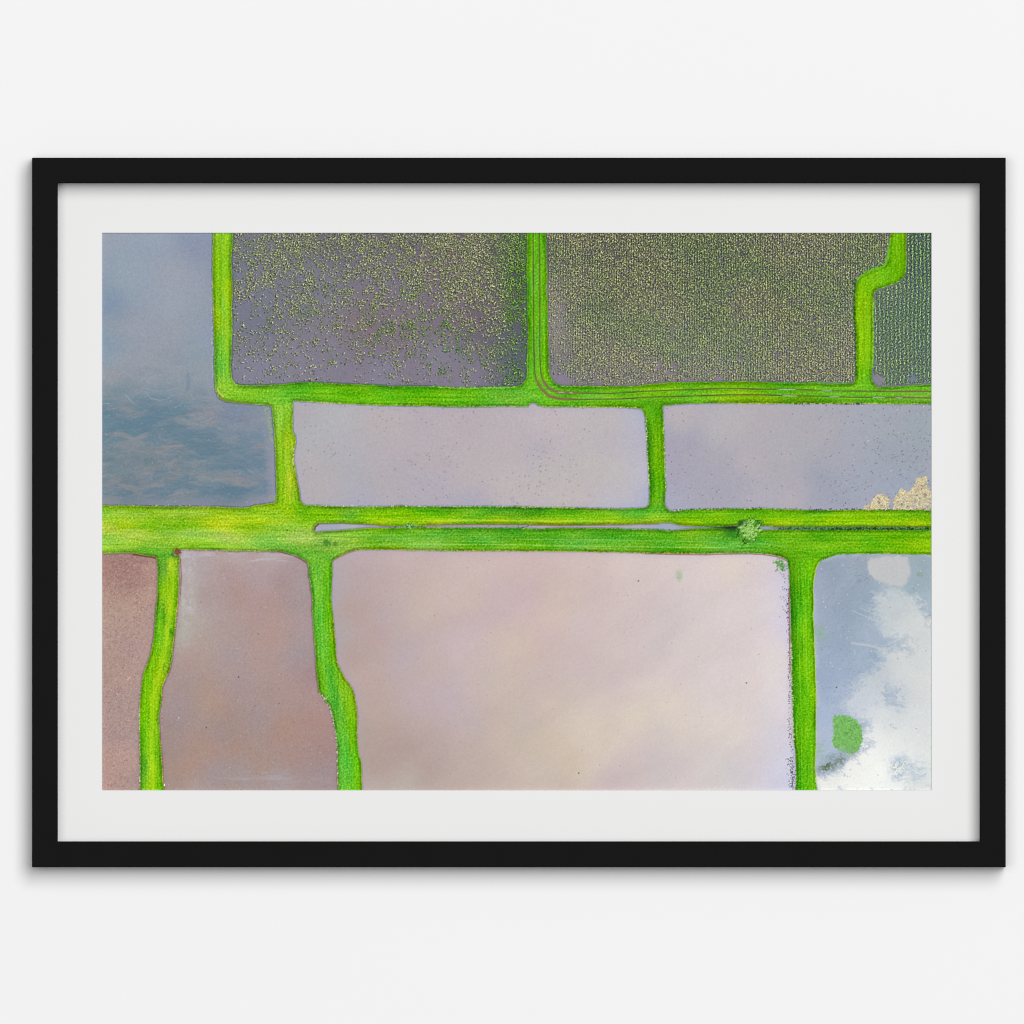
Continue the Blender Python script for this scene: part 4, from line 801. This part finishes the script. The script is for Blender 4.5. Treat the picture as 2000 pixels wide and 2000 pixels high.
# ------------------------------------------------------------------ printed sheet, split where the printed areas meet
pm = bpy.data.materials.new("printed ink on matt paper")
pm.use_nodes = True
nt = pm.node_tree; b = nt.nodes["Principled BSDF"]
b.inputs["Roughness"].default_value = 0.85
b.inputs["Specular IOR Level"].default_value = 0.0
an = nt.nodes.new("ShaderNodeAttribute"); an.attribute_name = "ink"
tcn = nt.nodes.new("ShaderNodeTexCoord")
nzn = nt.nodes.new("ShaderNodeTexNoise"); nzn.inputs["Scale"].default_value = 1400; nzn.inputs["Detail"].default_value = 2
nt.links.new(tcn.outputs["Object"], nzn.inputs["Vector"])
mr = nt.nodes.new("ShaderNodeMapRange"); mr.inputs[3].default_value = 0.94; mr.inputs[4].default_value = 1.06
nt.links.new(nzn.outputs["Fac"], mr.inputs[0])
vm = nt.nodes.new("ShaderNodeVectorMath"); vm.operation = 'SCALE'
nt.links.new(an.outputs["Color"], vm.inputs[0]); nt.links.new(mr.outputs[0], vm.inputs["Scale"])
nt.links.new(vm.outputs[0], b.inputs["Base Color"])

paper_m = paint("white paper", (240, 240, 238), 0.9, 0)
def sheet(name, x0, y0, x1, y1, d):
    me = bpy.data.meshes.new(name)
    f = lambda x, y: ((x - 1000) * MM, -d, (1000 - y) * MM)
    me.from_pydata([f(x0, y1), f(x1, y1), f(x1, y0), f(x0, y0)], [], [(0, 1, 2, 3)])
    return me
prt = link("print", sheet("print", PX0 - 12, PY0 - 12, PX1 + 12, PY1 + 12, DP - 0.0005), paper_m, root,
           label="aerial photograph of flooded pink, brown and blue fields between lime green banks")

# region number of every grid cell: -1 banks, 0.. fields, 100 tree, 101 bush
reg = np.where(dist < 0.1, near, -1)
reg = np.where(tm > 0.5, 100, reg)
reg = np.where((bm_ > 0.5), 101, reg)
cell = reg[:-1, :-1]
vx = ((X - 1000) * MM).ravel(); vz = ((1000 - Y) * MM).ravel()
colf = np.concatenate([col.reshape(-1, 3), np.ones((NX * NY, 1), np.float32)], 1)
idx = np.arange(NX * NY).reshape(NY, NX)
quads = np.stack([idx[1:, :-1], idx[1:, 1:], idx[:-1, 1:], idx[:-1, :-1]], -1)

def piece(name, code, label):
    q = quads[cell == code]
    if not len(q): return
    used, inv = np.unique(q.ravel(), return_inverse=True)
    n, m = len(used), len(q)
    me = bpy.data.meshes.new(name)
    me.vertices.add(n); me.loops.add(m * 4); me.polygons.add(m)
    co = np.empty((n, 3), np.float32); co[:, 0] = vx[used]; co[:, 1] = -DP; co[:, 2] = vz[used]
    me.vertices.foreach_set("co", co.ravel())
    me.loops.foreach_set("vertex_index", inv.astype(np.int32).ravel())
    me.polygons.foreach_set("loop_start", np.arange(0, m * 4, 4, dtype=np.int32))
    try: me.polygons.foreach_set("loop_total", np.full(m, 4, np.int32))
    except Exception: pass
    me.update(calc_edges=True)
    at_ = me.color_attributes.new("ink", 'FLOAT_COLOR', 'POINT')
    at_.data.foreach_set("color", colf[used].ravel())
    link(name, me, pm, prt, label=label)

L = {'west': ("flooded_field", "printed blue grey flooded field in the upper left, with faint wheel arcs"),
     'sparse': ("planted_field", "printed grey violet field with scattered clumps of seedlings, upper left of centre"),
     'dense': ("planted_field", "printed olive grey field dotted closely with seedlings in rows, upper right of centre"),
     'rows': ("planted_field", "printed narrow field with dark green vertical rows in the top right corner"),
     'middle': ("flooded_field", "printed long pinkish grey flooded field in the middle of the picture"),
     'mid_east': ("flooded_field", "printed lavender grey flooded field with beige straw in its lower right corner"),
     'brown_corner': ("flooded_field", "printed narrow reddish brown field in the lower left corner"),
     'brown': ("flooded_field", "printed mauve brown flooded field between two winding green banks"),
     'pink': ("flooded_field", "printed largest field, pale pink and cream, lower centre"),
     'cloudy': ("flooded_field", "printed blue and white field mirroring clouds, with a green weed patch, lower right"),
     'ditch': ("water_ditch", "printed thin strip of grey water inside the wide green bank")}
piece("grass_bank", -1, "printed lime green network of grass banks with wheel tracks")
for i, k in enumerate(names):
    piece(L[k][0], i, L[k][1])
piece("printed_tree", 100, "printed pale green tree beside the ditch, right of centre")
piece("printed_bush", 101, "printed tiny pale bush in the ditch, left of centre")
